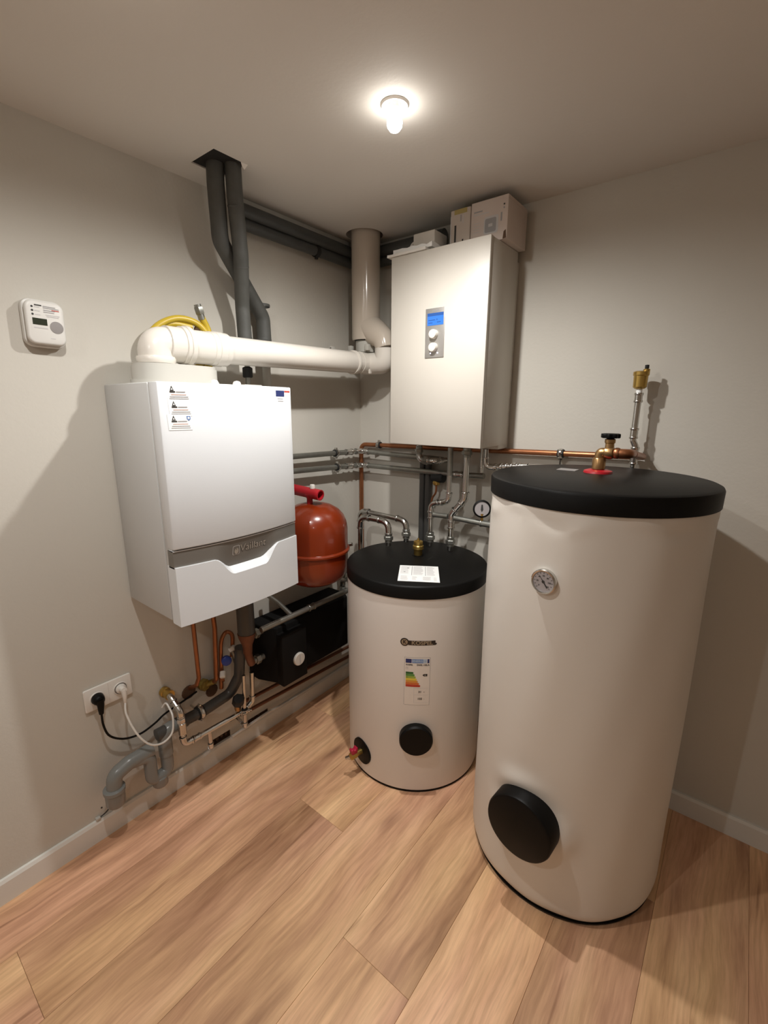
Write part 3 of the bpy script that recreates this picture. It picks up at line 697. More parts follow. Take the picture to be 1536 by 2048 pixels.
sheet(EZ1+0.001, EZ1+0.011, 0.395, 0.58, -0.283, -0.10, 'white', 'booklet', 0.001)
sheet(EZ1+0.011, EZ1+0.029, 0.416, 0.60, -0.270, -0.10, 'paper', 'plastic_wrap', 0.004)

# ------------------------------------------------------------------ small tank
C1 = (0.6096, -0.3398); R1 = 0.2945; H1 = 0.900
t = thing('small_water_tank', 'short cream cylindrical water tank with black lid and energy label', 'tank', (C1[0], C1[1], 0))
obj('base_ring', LA([(R1-0.03, 0.0), (R1-0.004, 0.0), (R1-0.004, 0.014), (R1-0.03, 0.014)], (C1[0], C1[1], 0), (0,0,1), 64), 'black', t)
obj('jacket', LA([(R1-0.010, 0.008), (R1-0.002, 0.012), (R1, 0.022), (R1, H1-0.05)], (C1[0], C1[1], 0), (0,0,1), 96), 'jacket', t)
RL = 0.2985
obj('lid', LA([(R1-0.01, H1-0.051), (RL, H1-0.051), (RL, H1-0.008), (RL-0.003, H1-0.003), (RL-0.009, H1), (0.0, H1)], (C1[0], C1[1], 0), (0,0,1), 96), 'lid', t)
A1 = math.radians(-54.0)
cc = on_cyl(C1, R1, A1, 0)
d = Decal(cc)
w2 = 0.0485
d.poly([(a, 0.510+b) for a, b in rrect(2*w2+0.003, 0.203, 0.008)], 'ink', 0.0003)
d.mb.v = d.mb.v[:0]; d.mb.f = []; d.mb.mi = []
d.rect(-w2-0.0012, 0.4078, w2+0.0012, 0.6122, 'ink', 0.0004, 10); d.rect(-w2, 0.409, w2, 0.611, 'labelbg', 0.0006, 10)
d.rect(-w2+0.004, 0.589, -0.022, 0.606, 'blue', 0.0009, 4); d.rect(-0.0205, 0.589, 0.022, 0.606, 'blue2', 0.0009, 5); d.rect(0.022, 0.589, 0.036, 0.606, 'blue3', 0.0009, 2); d.rect(0.038, 0.589, w2-0.003, 0.606, 'blue', 0.0009, 2)
d.text('ENERG', 0.001, 0.5975, 0.0125, 'blue3', 0.0012, 1.0, 0.0003); d.text('Y IJA', 0.029, 0.5975, 0.006, 'blue2', 0.0012)
d.text('KOSPEL', -0.030, 0.581, 0.0078, 'inkd', 0.001, 1.0, 0.0003); d.text('SWK-100.A', 0.022, 0.581, 0.0105, 'inkd', 0.001, 0.95, 0.0003)
d.rect(-0.043, 0.562, -0.042, 0.571, 'ink', 0.001); d.rect(-0.037, 0.562, -0.036, 0.571, 'ink', 0.001); d.rect(-0.043, 0.5702, -0.036, 0.571, 'ink', 0.001)
for i, (c, wd) in enumerate(zip(('g1','g2','g3','g4','g5','g6','g7'), (0.030, 0.035, 0.039, 0.043, 0.047, 0.052, 0.057))):
    zt = 0.5515-0.0092*i; d.rect(-0.0435, zt-0.0088, -0.0435+wd-0.003, zt, c, 0.001, 6); d.poly([(-0.0435+wd-0.003, zt), (-0.0435+wd, zt-0.0044), (-0.0435+wd-0.003, zt-0.0088)], c, 0.001)
    if i < 3: d.text('A'+'+'*(2-i) if i < 2 else 'B', -0.038, zt-0.0045, 0.006, 'inkd', 0.0013)
d.poly([(0.020, 0.5385), (0.026, 0.5435), (0.039, 0.5435), (0.039, 0.5335), (0.026, 0.5335)], 'inkd', 0.001)
d.text('C', 0.031, 0.5385, 0.008, 'labelbg', 0.0014)
for v in (0.482, 0.453, 0.419): d.rect(-0.011, v-0.0004, w2-0.004, v+0.0004, 'inkp', 0.001, 5)
d.rect(-0.0115, 0.419, -0.0105, 0.482, 'inkp', 0.001)
d.text('31', 0.012, 0.466, 0.0125, 'inkd', 0.001, 1, 0.0004); d.text('W', 0.028, 0.465, 0.006, 'inkd', 0.001)
d.text('103', 0.012, 0.436, 0.0125, 'inkd', 0.001, 1, 0.0004); d.text('L', 0.029, 0.435, 0.006, 'inkd', 0.001)
d.build('energy_label', t)
d = Decal(cc)
out = [(-0.028, 0.6685)]
d.rect(-0.036, 0.6630, 0.067, 0.6820, 'logo', 0.0005, 8); d.poly([(0.067, 0.6630), (0.072, 0.666), (0.072, 0.671), (0.067, 0.6725)], 'logo', 0.0005)
d.disc(-0.050, 0.6745, 0.0165, 0.0165, 'logo', 0.0006, 24); d.disc(-0.050, 0.6745, 0.0118, 0.0118, 'logo2', 0.0009, 24)
d.text('K', -0.050, 0.6745, 0.019, 'logo', 0.0012, 1.0, 0.0008)
d.text('KOSPEL', 0.0165, 0.6725, 0.0205, 'logo2', 0.0009, 1.15, 0.0006)
d.build('logo', t)
def radial(c, R, deg, z):
    a = math.radians(deg); n = Vector((math.cos(a), math.sin(a), 0)); return Vector((c[0], c[1], z)) + n*R, n
c, n = radial(C1, R1, -53.8, 0.262)
obj('flange_cover', LA([(0.066, -0.012), (0.066, 0.020), (0.061, 0.027), (0.0, 0.0285)], c, n, 40), 'black', t)
c, n = radial(C1, R1, -103, 0.107)
gr = obj('grommet', LA([(0.056, -0.012), (0.056, 0.003), (0.050, 0.005), (0.0, 0.005)], c, n, 28), 'black', t)
# drain tap
mb = MB(); lathe(mb, [(0.012, 0), (0.012, 0.03), (0.015, 0.03), (0.015, 0.055), (0.009, 0.058)], c+n*0.003, n, 14)
tp = obj('drain_tap', mb, 'brass', t)
tip = c+n*0.05
mb = MB(); hexnut(mb, tip+Vector((-0.012, 0, -0.012)), Vector((-0.8, -0.3, -0.55)), 0.011, 0.016); lathe(mb, [(0.007, 0), (0.0075, 0.034)], tip, Vector((-0.8, -0.3, -0.55)), 12); obj('spout', mb, 'chrome', tp)
mb = MB(); q = c+n*0.044
prism(mb, flat(q+Vector((0, 0, 0.012)), n, Vector((0, 0, 1))), [(-0.013, -0.004), (0.012, -0.004), (0.016, 0.020), (0.008, 0.024), (0.004, 0.016), (-0.004, 0.016), (-0.010, 0.026), (-0.017, 0.022)], -0.010, 0.010)
obj('tap_handle', mb, 'redtap', tp, bevel=0.002)
# brass valve in the lid
bx, by = 0.576, -0.280
mb = MB(); lathe(mb, [(0.017, 0.0), (0.019, 0.004), (0.019, 0.024), (0.021, 0.028), (0.024, 0.030), (0.024, 0.044), (0.020, 0.048), (0.021, 0.056), (0.020, 0.064), (0.013, 0.068), (0.004, 0.069), (0.004, 0.078), (0, 0.079)], (bx, by, H1), (0,0,1), 20)
obj('safety_plug', mb, 'brass', t)
obj('plug_recess', LA([(0.026, 0), (0.026, 0.0015), (0.018, 0.0018)], (bx, by, H1), (0,0,1), 24), 'black', t)
# sheet lying on the lid
t = thing('instruction_sheet', 'white printed sheet lying on the black lid of the short tank', 'sheet', (0.71, -0.46, H1+0.001))
P4 = [Vector((0.689, -0.585)), Vector((0.824, -0.502)), Vector((0.727, -0.357)), Vector((0.595, -0.440))]
def sf(u, v, l):
    p = (P4[0]*(1-u)+P4[1]*u)*(1-v) + (P4[3]*(1-u)+P4[2]*u)*v; return Vector((p.x, p.y, H1+0.0012+l))
mb = MB(); prism(mb, sf, [(0,0),(1,0),(1,1),(0,1)], -0.0008, 0.0004); sh = obj('paper', mb, 'paper', t, smooth=0)
d = Decal(sf)
for u in (0.325, 0.665): d.rect(u-0.007, 0.36, u+0.007, 0.95, 'ink', 0.0007)
def lines(u0, v0, u1, v1, n, m):
    for i in range(n): v = v0+(v1-v0)*(i+.5)/n; d.rect(u0, v-0.010, u0+(u1-u0)*random.uniform(.75, 1), v+0.010, m, 0.0007)
lines(0.04, 0.45, 0.28, 0.95, 8, 'inkp'); lines(0.36, 0.40, 0.62, 0.95, 12, 'inkp'); lines(0.70, 0.38, 0.90, 0.95, 12, 'inkp'); lines(0.06, 0.06, 0.24, 0.32, 5, 'inkp'); lines(0.34, 0.08, 0.46, 0.30, 4, 'inkp'); lines(0.60, 0.08, 0.80, 0.30, 5, 'inkp'); lines(0.86, 0.06, 0.95, 0.28, 4, 'inkp')
d.rect(0.20, 0.80, 0.24, 0.84, 'ink', 0.0009); d.rect(0.12, 0.55, 0.16, 0.58, 'ink', 0.0009)
d.build('print', sh)

# ------------------------------------------------------------------ large tank
C2 = (1.306, -0.4065); R2 = 0.3095; H2 = 1.334
t = thing('large_buffer_tank', 'tall cream cylindrical tank with black lid and dial thermometer, at the right', 'tank', (C2[0], C2[1], 0))
obj('base_plate', LA([(R2-0.06, 0.0), (R2-0.012, 0.0), (R2-0.008, 0.010), (R2-0.04, 0.012)], (C2[0], C2[1], 0), (0,0,1), 64), 'black', t)
# wrinkled foil jacket: cylinder with small creases near the top and round the flange
bm = bmesh.new(); NS, NZ = 160, 110; ring_ = []
FA_, FZ = math.radians(-95), 0.322
def jr(a, z):
    r = R2
    if z < 0.05: r -= 0.028*(1-z/0.05)**2.2
    da = (a-FA_+PI) % (2*PI) - PI; q = math.hypot(da*R2, z-FZ)
    r += 0.012*math.exp(-((q-0.115)/0.03)**2)*(0.5+0.5*math.sin(math.atan2(z-FZ, da*R2)*3+2.1))
    if z > 1.05: r += 0.0042*math.exp(-((z-1.255+0.02*math.sin(a*7))/0.018)**2)*math.sin(a*9+1.3)*math.sin(a*3.1+z*20)
    r += 0.0012*math.sin(a*5+z*3.0)+0.0010*math.sin(a*11-z*7)
    return r
rows = []
for j in range(NZ+1):
    z = 0.006+(1.290-0.006)*j/NZ if j else 0.006
    rows.append([bm.verts.new((C2[0]+jr(2*PI*i/NS, z)*math.cos(2*PI*i/NS), C2[1]+jr(2*PI*i/NS, z)*math.sin(2*PI*i/NS), z)) for i in range(NS)])
for j in range(NZ):
    for i in range(NS): i2 = (i+1) % NS; bm.faces.new((rows[j][i], rows[j][i2], rows[j+1][i2], rows[j+1][i]))
obj('jacket', bm, 'jacket2', t, smooth=60)
RL2 = 0.3135
obj('lid', LA([(R2-0.015, H2-0.054), (RL2, H2-0.054), (RL2+0.001, H2-0.010), (RL2-0.002, H2-0.004), (RL2-0.010, H2), (0, H2)], (C2[0], C2[1], 0), (0,0,1), 96), 'lid', t)
obj('rating_plate', B((1.155, -0.325, H2-0.001), (1.215, -0.275, H2+0.0012)), 'grille', t)
c, n = radial(C2, R2, -96, 1.086)
th = obj('thermometer', LA([(0.030, -0.004), (0.034, 0.0), (0.0345, 0.012), (0.032, 0.0145), (0.029, 0.0135), (0.029, 0.011), (0.0, 0.011)], c, n, 36), 'chrome', t)
tu = Vector((0,0,1)).cross(n); FT = flat(c+n*0.0112, tu, (0,0,1))
d = Decal(FT); d.disc(0, 0, 0.0288, 0.0288, 'gauge', 0.0002, 32)
for k in range(13):
    a = math.radians(225-270*k/12); d.poly([(0.022*math.cos(a-.03), 0.022*math.sin(a-.03)), (0.022*math.cos(a+.03), 0.022*math.sin(a+.03)), (0.026*math.cos(a+.03), 0.026*math.sin(a+.03)), (0.026*math.cos(a-.03), 0.026*math.sin(a-.03))], 'inkd', 0.0004)
for k, s_ in enumerate(('0', '20', '40', '60', '80', '100', '120')):
    a = math.radians(225-270*k/6); d.text(s_, 0.0165*math.cos(a), 0.0165*math.sin(a), 0.0062, 'inkd', 0.0004, 1, 0.0002)
a = math.radians(128); ca, sa = math.cos(a), math.sin(a)
d.poly([(0.024*ca, 0.024*sa), (0.0015*-sa, 0.0015*ca), (-0.019*ca-0.0022*sa, -0.019*sa+0.0022*ca), (-0.019*ca+0.0022*sa, -0.019*sa-0.0022*ca), (0.0015*sa, -0.0015*ca)], 'inkd', 0.0008); d.disc(0, 0, 0.0042, 0.0042, 'inkd', 0.0012)
d.build('dial', th)
c, n = radial(C2, R2, -95, 0.322)
obj('flange_cover', LA([(0.102, -0.02), (0.102, 0.045), (0.099, 0.052), (0.093, 0.055), (0.0, 0.056)], c, n, 56), 'black', t)

# ------------------------------------------------------------------ bronze valve on the big tank
vx, vy = 1.281, -0.305; VZ = 1.399
t = thing('hot_water_valve', 'bronze valve with black handwheel and red disc on the tall tank lid', 'valve', (vx, vy, H2))
obj('red_disc', LA([(0.044, 0.0), (0.042, 0.006), (0.030, 0.010), (0.018, 0.010)], (vx, vy, H2), (0,0,1), 36), 'red', t)
obj('tank_fitting', LA([(0.017, 0.004), (0.017, 0.010), (0.020, 0.012), (0.020, 0.044), (0.018, 0.047)], (vx, vy, H2), (0,0,1), 20), 'bronze', t)
pth, _ = fillet([(vx, vy, H2+0.045), (vx, vy, VZ), (vx+0.035, vy, VZ)], 0.018, 6)
mb = MB(); sweep(mb, pth, 0.0155, 16); ring(mb, (vx+0.030, vy, VZ), (1,0,0), 0.0155, 0.012, 0.003, 16); obj('inlet_elbow', mb, 'bronze', t)
mb = MB(); lathe(mb, [(0.014, 0), (0.019, 0.004), (0.021, 0.015), (0.019, 0.026), (0.014, 0.030)], (vx+0.012, vy, VZ), (1,0,0), 20)
lathe(mb, [(0.014, 0.0), (0.013, 0.022), (0.016, 0.024), (0.016, 0.034), (0.010, 0.037)], (vx+0.026, vy, VZ+0.008), (0,0,1), 16); bd = obj('valve_body', mb, 'bronze', t)
mb = MB(); hexnut(mb, Vector((vx+0.026, vy, VZ+0.034)), (0,0,1), 0.015, 0.01); obj('gland_nut', mb, 'brass', t)
mb = MB(); n_ = 40; vs_ = []
ol = [((0.027+0.0022*math.cos(8*2*PI*k/n_))*math.cos(2*PI*k/n_), (0.027+0.0022*math.cos(8*2*PI*k/n_))*math.sin(2*PI*k/n_)) for k in range(n_)]
prism(mb, lambda u, v, l: Vector((vx+0.026+u, vy+v, VZ+0.046+l)), ol, 0, 0.014); obj('handwheel', mb, 'black', t, bevel=0.003)
pth, _ = fillet([(vx+0.04, vy, VZ), (vx+0.082, vy, VZ), (vx+0.082, vy+0.06, VZ-0.004)], 0.02, 6)
mb = MB(); sweep(mb, pth, 0.0145, 16); ring(mb, (vx+0.050, vy, VZ), (1,0,0), 0.0145, 0.012, 0.003, 16); obj('outlet_elbow', mb, 'copper', t)

# ------------------------------------------------------------------ copper pipe along the right wall
t = run('copper_pipe', 'long copper pipe along the right wall turning down in the corner', 'pipe',
        [(0.029, -0.029, 0.62), (0.029, -0.029, 1.343), (0.72, -0.029, 1.354), (1.366, -0.029, 1.367), (1.366, -0.235, 1.393)], 0.0115, 'copper', 0.035, elbows=False)
clamp(t, (0.152, -0.029, 1.345), (1,0,0.02), 0.0115, (0,0,1), 0.022)
clamp(t, (1.075, -0.029, 1.361), (1,0,0.02), 0.0115, (0,0,-1), 0.045)

# air vent riser
t = thing('air_vent', 'brass float air vent on a jointed steel riser behind the tall tank', 'vent', (1.335, -0.062, 1.33))
pts = [(1.339, -0.062, 1.18), (1.339, -0.062, 1.405), (1.329, -0.062, 1.425), (1.329, -0.062, 1.58)]
obj('pipe', TU(pts, 0.0105, 0.012), 'chrome', t)
for z, x, h in ((1.345, 1.339, 0.055), (1.436, 1.329, 0.03), (1.56, 1.329, 0.025)):
    mb = lathe(MB(), [(0.0128, 0), (0.0128, h)], (x, -0.062, z), (0,0,1), 16)
    for q in (0, 0.5, 1): 
        if q != 0.5 or h > 0.05: ring(mb, (x, -0.062, z+h*q), (0,0,1), 0.0105, 0.008, 0.0042, 16)
    obj('press_fitting', mb, 'chrome', t)
obj('thread_tape', LA([(0.0095, 0), (0.0095, 0.018)], (1.329, -0.062, 1.585), (0,0,1), 14), 'paper', t)
mb = MB(); lathe(mb, [(0.010, -0.002), (0.016, 0.0), (0.0215, 0.005), (0.0225, 0.042), (0.025, 0.044), (0.025, 0.055), (0.019, 0.058), (0.0, 0.058)], (1.329, -0.062, 1.603), (0,0,1), 24)
lathe(mb, [(0.0105, 0), (0.0105, 0.016), (0.007, 0.018)], (1.344, -0.064, 1.650), (0,0,1), 14); obj('brass_float_chamber', mb, 'brass', t)
obj('vent_cap', LA([(0.0055, 0), (0.0065, 0.002), (0.0065, 0.012), (0.0, 0.013)], (1.344, -0.064, 1.668), (0,0,1), 12), 'rubber', t)

# ------------------------------------------------------------------ steel heating pipes round the corner
t = run('heating_pipe', 'upper of the two steel pipes running round the corner behind the boiler', 'pipe',
        [(0.05, -0.765, 1.3215), (0.05, -0.05, 1.310), (0.55, -0.05, 1.300)], 0.0128, 'steel', 0.03, em='chrome', couplings=[((0.05, -0.15, 1.3115), (0,1,0), 0.04)])
for y in (-0.555, -0.245): clamp(t, (0.05, y, 1.323-(y+0.86)*0.016), (0,1,0), 0.0128, (-1,0,0), 0.05)
t = run('heating_pipe', 'lower of the two steel pipes running round the corner behind the boiler', 'pipe',
        [(0.05, -0.765, 1.259), (0.05, -0.05, 1.236), (0.64, -0.05, 1.238), (0.765, -0.06, 1.245)], 0.0128, 'steel', 0.03, em='chrome', couplings=[((0.05, -0.15, 1.2392), (0,1,-.03), 0.04), ((0.645, -0.05, 1.238), (1,0,0), 0.05)])
for y in (-0.555, -0.235): clamp(t, (0.05, y, 1.262-(y+0.86)*0.032), (0,1,0), 0.0128, (-1,0,0), 0.05)

# connections below the electric boiler
t = run('boiler_connection', 'bent steel pipe under the left end of the electric boiler', 'pipe',
        [(0.462, -0.12, 1.366), (0.462, -0.12, 1.300), (0.545, -0.12, 1.300), (0.575, -0.062, 1.300)], 0.0125, 'chrome', 0.028)
union(t, (0.505, -0.12, 1.300), (1,0,0), 0.0125); union(t, (0.462, -0.12, 1.342), (0,0,1), 0.011)
t = run('tank_flow_pipe', 'thin steel pipe swerving left from the electric boiler to the short tank', 'pipe',
        [(0.640, -0.14, 1.366), (0.640, -0.14, 1.128), (0.549, -0.14, 1.106), (0.549, -0.14, 0.905)], 0.0115, 'chrome', 0.032, couplings=[((0.549, -0.14, 1.055), (0,0,1), 0.03)])
union(t, (0.549, -0.14, 0.945), (0,0,1), 0.0125); obj('copper_sleeve', LA([(0.0122, 0), (0.0122, 0.12)], (0.640, -0.14, 1.245), (0,0,1), 14), 'steel', t)
t = run('tank_return_pipe', 'thicker steel pipe slanting from the electric boiler down to the short tank', 'pipe',
        [(0.720, -0.14, 1.366), (0.720, -0.14, 1.150), (0.657, -0.14, 1.072), (0.657, -0.14, 0.905)], 0.0135, 'chrome', 0.035, couplings=[((0.657, -0.14, 1.025), (0,0,1), 0.028)])
union(t, (0.657, -0.14, 0.945), (0,0,1), 0.0125); union(t, (0.720, -0.14, 1.350), (0,0,1), 0.0125)
t = run('cross_pipe', 'level steel pipe between the two tank pipes carrying the pressure dial', 'pipe',
        [(0.563, -0.14, 1.056), (0.640, -0.14, 1.060)], 0.0115, 'steel', 0.03)
t2 = run('gauge_pipe', 'dark steel pipe running right to the pressure dial behind the tall tank', 'pipe',
        [(0.672, -0.14, 1.058), (0.90, -0.13, 1.050)], 0.0120, 'steel', 0.03, couplings=[((0.825, -0.1335, 1.0525), (1,0,0), 0.05)])
t = thing('pressure_gauge', 'round white-faced pressure dial on the steel pipe, left of the tall tank', 'gauge', (0.803, -0.138, 1.07))
gn = Vector((0.42, -0.88, 0.15)).normalized(); gc = Vector((0.803, -0.140, 1.117))
obj('stem', LA([(0.006, 0), (0.006, 0.02), (0.010, 0.02), (0.010, 0.03)], (0.803, -0.136, 1.066), (0,0,1), 10), 'brass', t)
gg = obj('housing', LA([(0.033, -0.022), (0.038, -0.018), (0.038, 0.001), (0.031, 0.003), (0.031, 0.0), (0.0, 0.0)], gc, gn, 32), 'black', t)
gu = Vector((0,0,1)).cross(gn).normalized(); gv = gn.cross(gu); d = Decal(flat(gc+gn*0.0004, gu, gv)); d.disc(0, 0, 0.0308, 0.0308, 'gauge', 0.0002, 28)
for k in range(9):
    a = math.radians(225-270*k/8); d.poly([(0.026*math.cos(a-.04), 0.026*math.sin(a-.04)), (0.026*math.cos(a+.04), 0.026*math.sin(a+.04)), (0.030*math.cos(a+.04), 0.030*math.sin(a+.04)), (0.030*math.cos(a-.04), 0.030*math.sin(a-.04))], 'ink', 0.0004)
d.poly([(-0.003, 0.018), (0.003, 0.018), (0.006, -0.004), (0.0, -0.014), (-0.005, -0.004)], 'inkd', 0.0006); d.build('dial', gg)
t = run('flow_hose', 'bright jointed steel pipe bending right under the electric boiler towards the tall tank', 'pipe',
        [(0.790, -0.10, 1.366), (0.790, -0.10, 1.290), (0.95, -0.085, 1.306), (1.03, -0.085, 1.306)], 0.011, 'chrome', 0.024)
for k in range(5): obj('press_fitting', ring(MB(), (0.835+0.022*k, -0.0965+0.002*k, 1.2945+0.0022*k), (1,0.1,0.1), 0.0115, 0.009, 0.004, 14), 'chrome', t)
t = run('bypass_pipe', 'thin steel pipe from the electric boiler base down to the lower steel pipe', 'pipe',
        [(0.762, -0.08, 1.366), (0.762, -0.08, 1.262)], 0.0085, 'chrome', 0.02, couplings=[((0.762, -0.08, 1.30), (0,0,1), 0.03)])
t = thing('safety_valve', 'small brass valve with a black cap hanging behind the pipes under the electric boiler', 'valve', (0.52, -0.045, 1.20))
obj('valve_body', LA([(0.010, 0), (0.016, 0.004), (0.019, 0.016), (0.014, 0.03)], (0.515, -0.045, 1.175), (0,0,1), 16), 'brass', t)
obj('black_cap', LA([(0.018, -0.035), (0.024, -0.03), (0.024, 0.03), (0.018, 0.035)], (0.525, -0.045, 1.213), (1, -0.2, 0.1), 18), 'rubber', t)
mb = MB(); sweep(mb, smooth_path([(0.515, -0.045, 1.178), (0.513, -0.045, 1.14), (0.497, -0.045, 1.115), (0.49, -0.045, 1.09)], 5), 0.005, 8); obj('copper_tail', mb, 'copper', t)
for x, lab in ((0.425, 'left of two dark plastic pipes dropping down the right wall behind the short tank'), (0.457, 'right of two dark plastic pipes dropping down the right wall behind the short tank')):
    t = run('down_pipe', lab, 'pipe', [(x, -0.028, 0.30), (x, -0.028, 1.292)], 0.0150, 'pdark', 0.02, group='dark down pipes')
for o in [o for o in D.objects if o.get('group') == 'dark down pipes']: del o['group']

# looped pipes at the left of the short tank
for nm, pts, lab in (('loop_pipe', [(0.397, -0.262, 0.905), (0.397, -0.262, 1.018), (0.222, -0.262, 1.018), (0.222, -0.262, 0.70)], 'nearer arched steel pipe from the short tank lid to the left wall'),
                 ('loop_pipe', [(0.423, -0.157, 0.905), (0.423, -0.157, 1.008), (0.130, -0.157, 1.018), (0.130, -0.157, 0.70)], 'farther arched steel pipe from the short tank lid to the left wall')):
    t = run(nm, lab, 'pipe', pts, 0.0128, 'chrome', 0.042)
    union(t, (pts[0][0], pts[0][1], 0.942), (0,0,1), 0.0125)

# ------------------------------------------------------------------ expansion vessel
EV = (0.178, -0.526)
t = thing('expansion_vessel', 'orange-red expansion vessel with a belt seam beside the boiler', 'vessel', (EV[0], EV[1], 0.752))
RV = 0.150
prof = [(0.0, 0.0), (0.06, 0.003), (0.10, 0.012), (0.129, 0.030), (0.144, 0.055), (RV, 0.09), (RV, 0.150), (RV+0.004, 0.152), (RV+0.009, 0.156), (RV+0.009, 0.163), (RV+0.004, 0.167), (RV, 0.169), (RV, 0.256), (0.146, 0.284), (0.134, 0.314), (0.112, 0.340), (0.078, 0.360), (0.04, 0.370), (0.0, 0.373)]
obj('shell', LA(prof, (EV[0], EV[1], 0.752), (0,0,1), 56), 'vessel', t, smooth=50)
obj('air_valve', LA([(0.010, -0.022), (0.010, 0.004)], (EV[0]+0.01, EV[1]+0.005, 0.752), (0,0,1), 12), 'steel', t)
mb = MB(); lathe(mb, [(0.013, 0), (0.013, 0.03), (0.022, 0.045), (0.022, 0.05)], (EV[0], EV[1]-0.02, 1.115), (0,0,1), 16); obj('neck', mb, 'red', t)
mb = MB(); hd = Vector((1.0, 0.10, -0.07)).normalized(); h0 = Vector((EV[0]+0.02, EV[1]-0.015, 1.168))-hd*0.175
lathe(mb, [(0.0235, 0), (0.0235, 0.215), (0.0185, 0.215), (0.0185, 0.12), (0, 0.12)], h0, hd, 24); obj('red_tube', mb, 'red', t)
obj('white_cap', LA([(0.011, 0), (0.011, 0.015), (0.009, 0.018), (0.0, 0.018)], h0+hd*0.170+Vector((0, 0, 0.022)), (0,0,1), 14), 'white', t)

# ------------------------------------------------------------------ black insulated pump group
t = thing('pump_group', 'black foam-cased pump group with a white dial low on the left wall', 'pump', (0.1, -0.55, 0.31))
mb = MB(); prism(mb, lambda u, v, l: Vector((u, v, 0.335+l)), [(0.004, -0.790), (0.07, -0.790), (0.165, -0.752), (0.165, -0.30), (0.12, -0.27), (0.004, -0.27)], 0.0, 0.265); obj('foam_case', mb, 'epp', t, bevel=0.006)
mb = MB(); box(mb, (0.15, -0.752, 0.330), (0.200, -0.612, 0.575)); obj('front_block', mb, 'epp2', t, bevel=0.005)
kn = obj('dial_knob', LA([(0.030, 0), (0.030, 0.008), (0.027, 0.011), (0.0, 0.011)], (0.200, -0.664, 0.432), (1,0,0), 28), 'knob', t)
obj('knob_slot', B((0.2105, -0.667, 0.410), (0.2125, -0.661, 0.454)), 'inkp', kn)
for z in (0.588, 0.466):
    mb = MB(); hexnut(mb, Vector((0.11, -0.815, z)), (0,1,0), 0.021, 0.022); lathe(mb, [(0.013, -0.028), (0.013, 0.045)], (0.11, -0.83, z), (0,1,0), 14); ring(mb, (0.11, -0.845, z), (0,1,0), 0.013, 0.01, 0.004, 14)
    obj('union_nut', mb, 'steel', t)
t = run('circuit_pipe', 'grey steel pipe crossing in front of the black pump group', 'pipe',
        [(0.225, -0.872, 0.664), (0.225, -0.25, 0.668)], 0.0118, 'steel', 0.03, couplings=[((0.225, -0.60, 0.666), (0,1,0), 0.03)])
obj('tee_branch', sweep(MB(), [(0.225, -0.712, 0.666), (0.14, -0.712, 0.700), (0.05, -0.712, 0.72)], 0.010, 12), 'steel', t)
t = thing('balance_valve', 'cluster of small steel fittings between the vessel and the short tank', 'fitting', (0.10, -0.24, 0.66))
mb = MB(); sweep(mb, [(0.08, -0.245, 0.48), (0.08, -0.245, 0.80)], 0.012, 12); obj('pipe', mb, 'steel', t)
for z, ax in ((0.66, (0,0,1)), (0.60, (1,-.5,0)), (0.79, (0,0,1)), (0.71, (1,-.5,0))):
    mb = MB(); hexnut(mb, Vector((0.092, -0.250, z)), ax, 0.020, 0.026); lathe(mb, [(0.011, -0.035), (0.011, 0.035)], (0.092, -0.250, z), ax, 12); obj('union_nut', mb, 'steel', t)
mb = MB(); sweep(mb, smooth_path([(0.08, -0.245, 0.79), (0.09, -0.24, 0.835), (0.13, -0.22, 0.85)], 6), 0.010, 10); obj('elbow', mb, 'chrome', t)

# ------------------------------------------------------------------ pipes below the gas boiler
t = run('supply_pipe', 'copper pipe from the left end of the gas boiler into the wall', 'pipe', [(0.055, -1.062, 0.866), (0.055, -1.058, 0.475), (0.045, -1.066, 0.44), (-0.05, -1.082, 0.385)], 0.0085, 'copper', 0.02, elbows=False)
obj('wall_plate', LA([(0.0, 0.004), (0.026, 0.003), (0.030, 0.0), (0.0, -0.001)], (0.001, -1.078, 0.398), (1, 0, 0), 14), 'hole', t)
t = run('gas_pipe', 'right-hand copper pipe dropping from the gas boiler into the wall', 'pipe', [(0.06, -0.985, 0.866), (0.06, -0.975, 0.66), (0.055, -0.984, 0.43), (-0.05, -0.982, 0.345)], 0.0095, 'copper', 0.02, elbows=False)
obj('wall_plate', LA([(0.0, 0.004), (0.024, 0.003), (0.028, 0.0), (0.0, -0.001)], (0.001, -0.978, 0.352), (1, 0, 0), 14), 'hole', t)
t = thing('gas_tap', 'small yellowish brass tap on the wall between the copper pipes', 'tap', (0.0, -1.02, 0.41))
mb = MB(); hexnut(mb, Vector((0.018, -1.02, 0.408)), (1, 0.4, 0), 0.024, 0.030); lathe(mb, [(0.012, -0.03), (0.012, 0.04)], (0.022, -1.012, 0.408), (0.2, 1, 0), 12); obj('tap_body', mb, 'gold', t)
t = thing('filling_loop', 'copper filling loop with a blue knob below the gas boiler', 'valve', (0.06, -0.94, 0.45))
pth = smooth_path([(0.055, -0.958, 0.455), (0.055, -0.955, 0.53), (0.058, -0.948, 0.595), (0.06, -0.925, 0.622), (0.06, -0.90, 0.60), (0.055, -0.898, 0.545), (0.055, -0.905, 0.50)], 7)
obj('loop', sweep(MB(), pth, 0.0085, 12), 'copper', t)
mb = MB(); sweep(mb, [(0.05, -0.962, 0.375), (0.05, -0.955, 0.48)], 0.009, 12); hexnut(mb, Vector((0.05, -0.956, 0.415)), (0,0,1), 0.012, 0.02); obj('copper_union', mb, 'copper', t)
obj('blue_knob', LA([(0.018, 0), (0.020, 0.004), (0.020, 0.020), (0.014, 0.024), (0, 0.024)], (0.065, -0.940, 0.505), (0.9, -0.35, 0.1), 18), 'bluek', t)
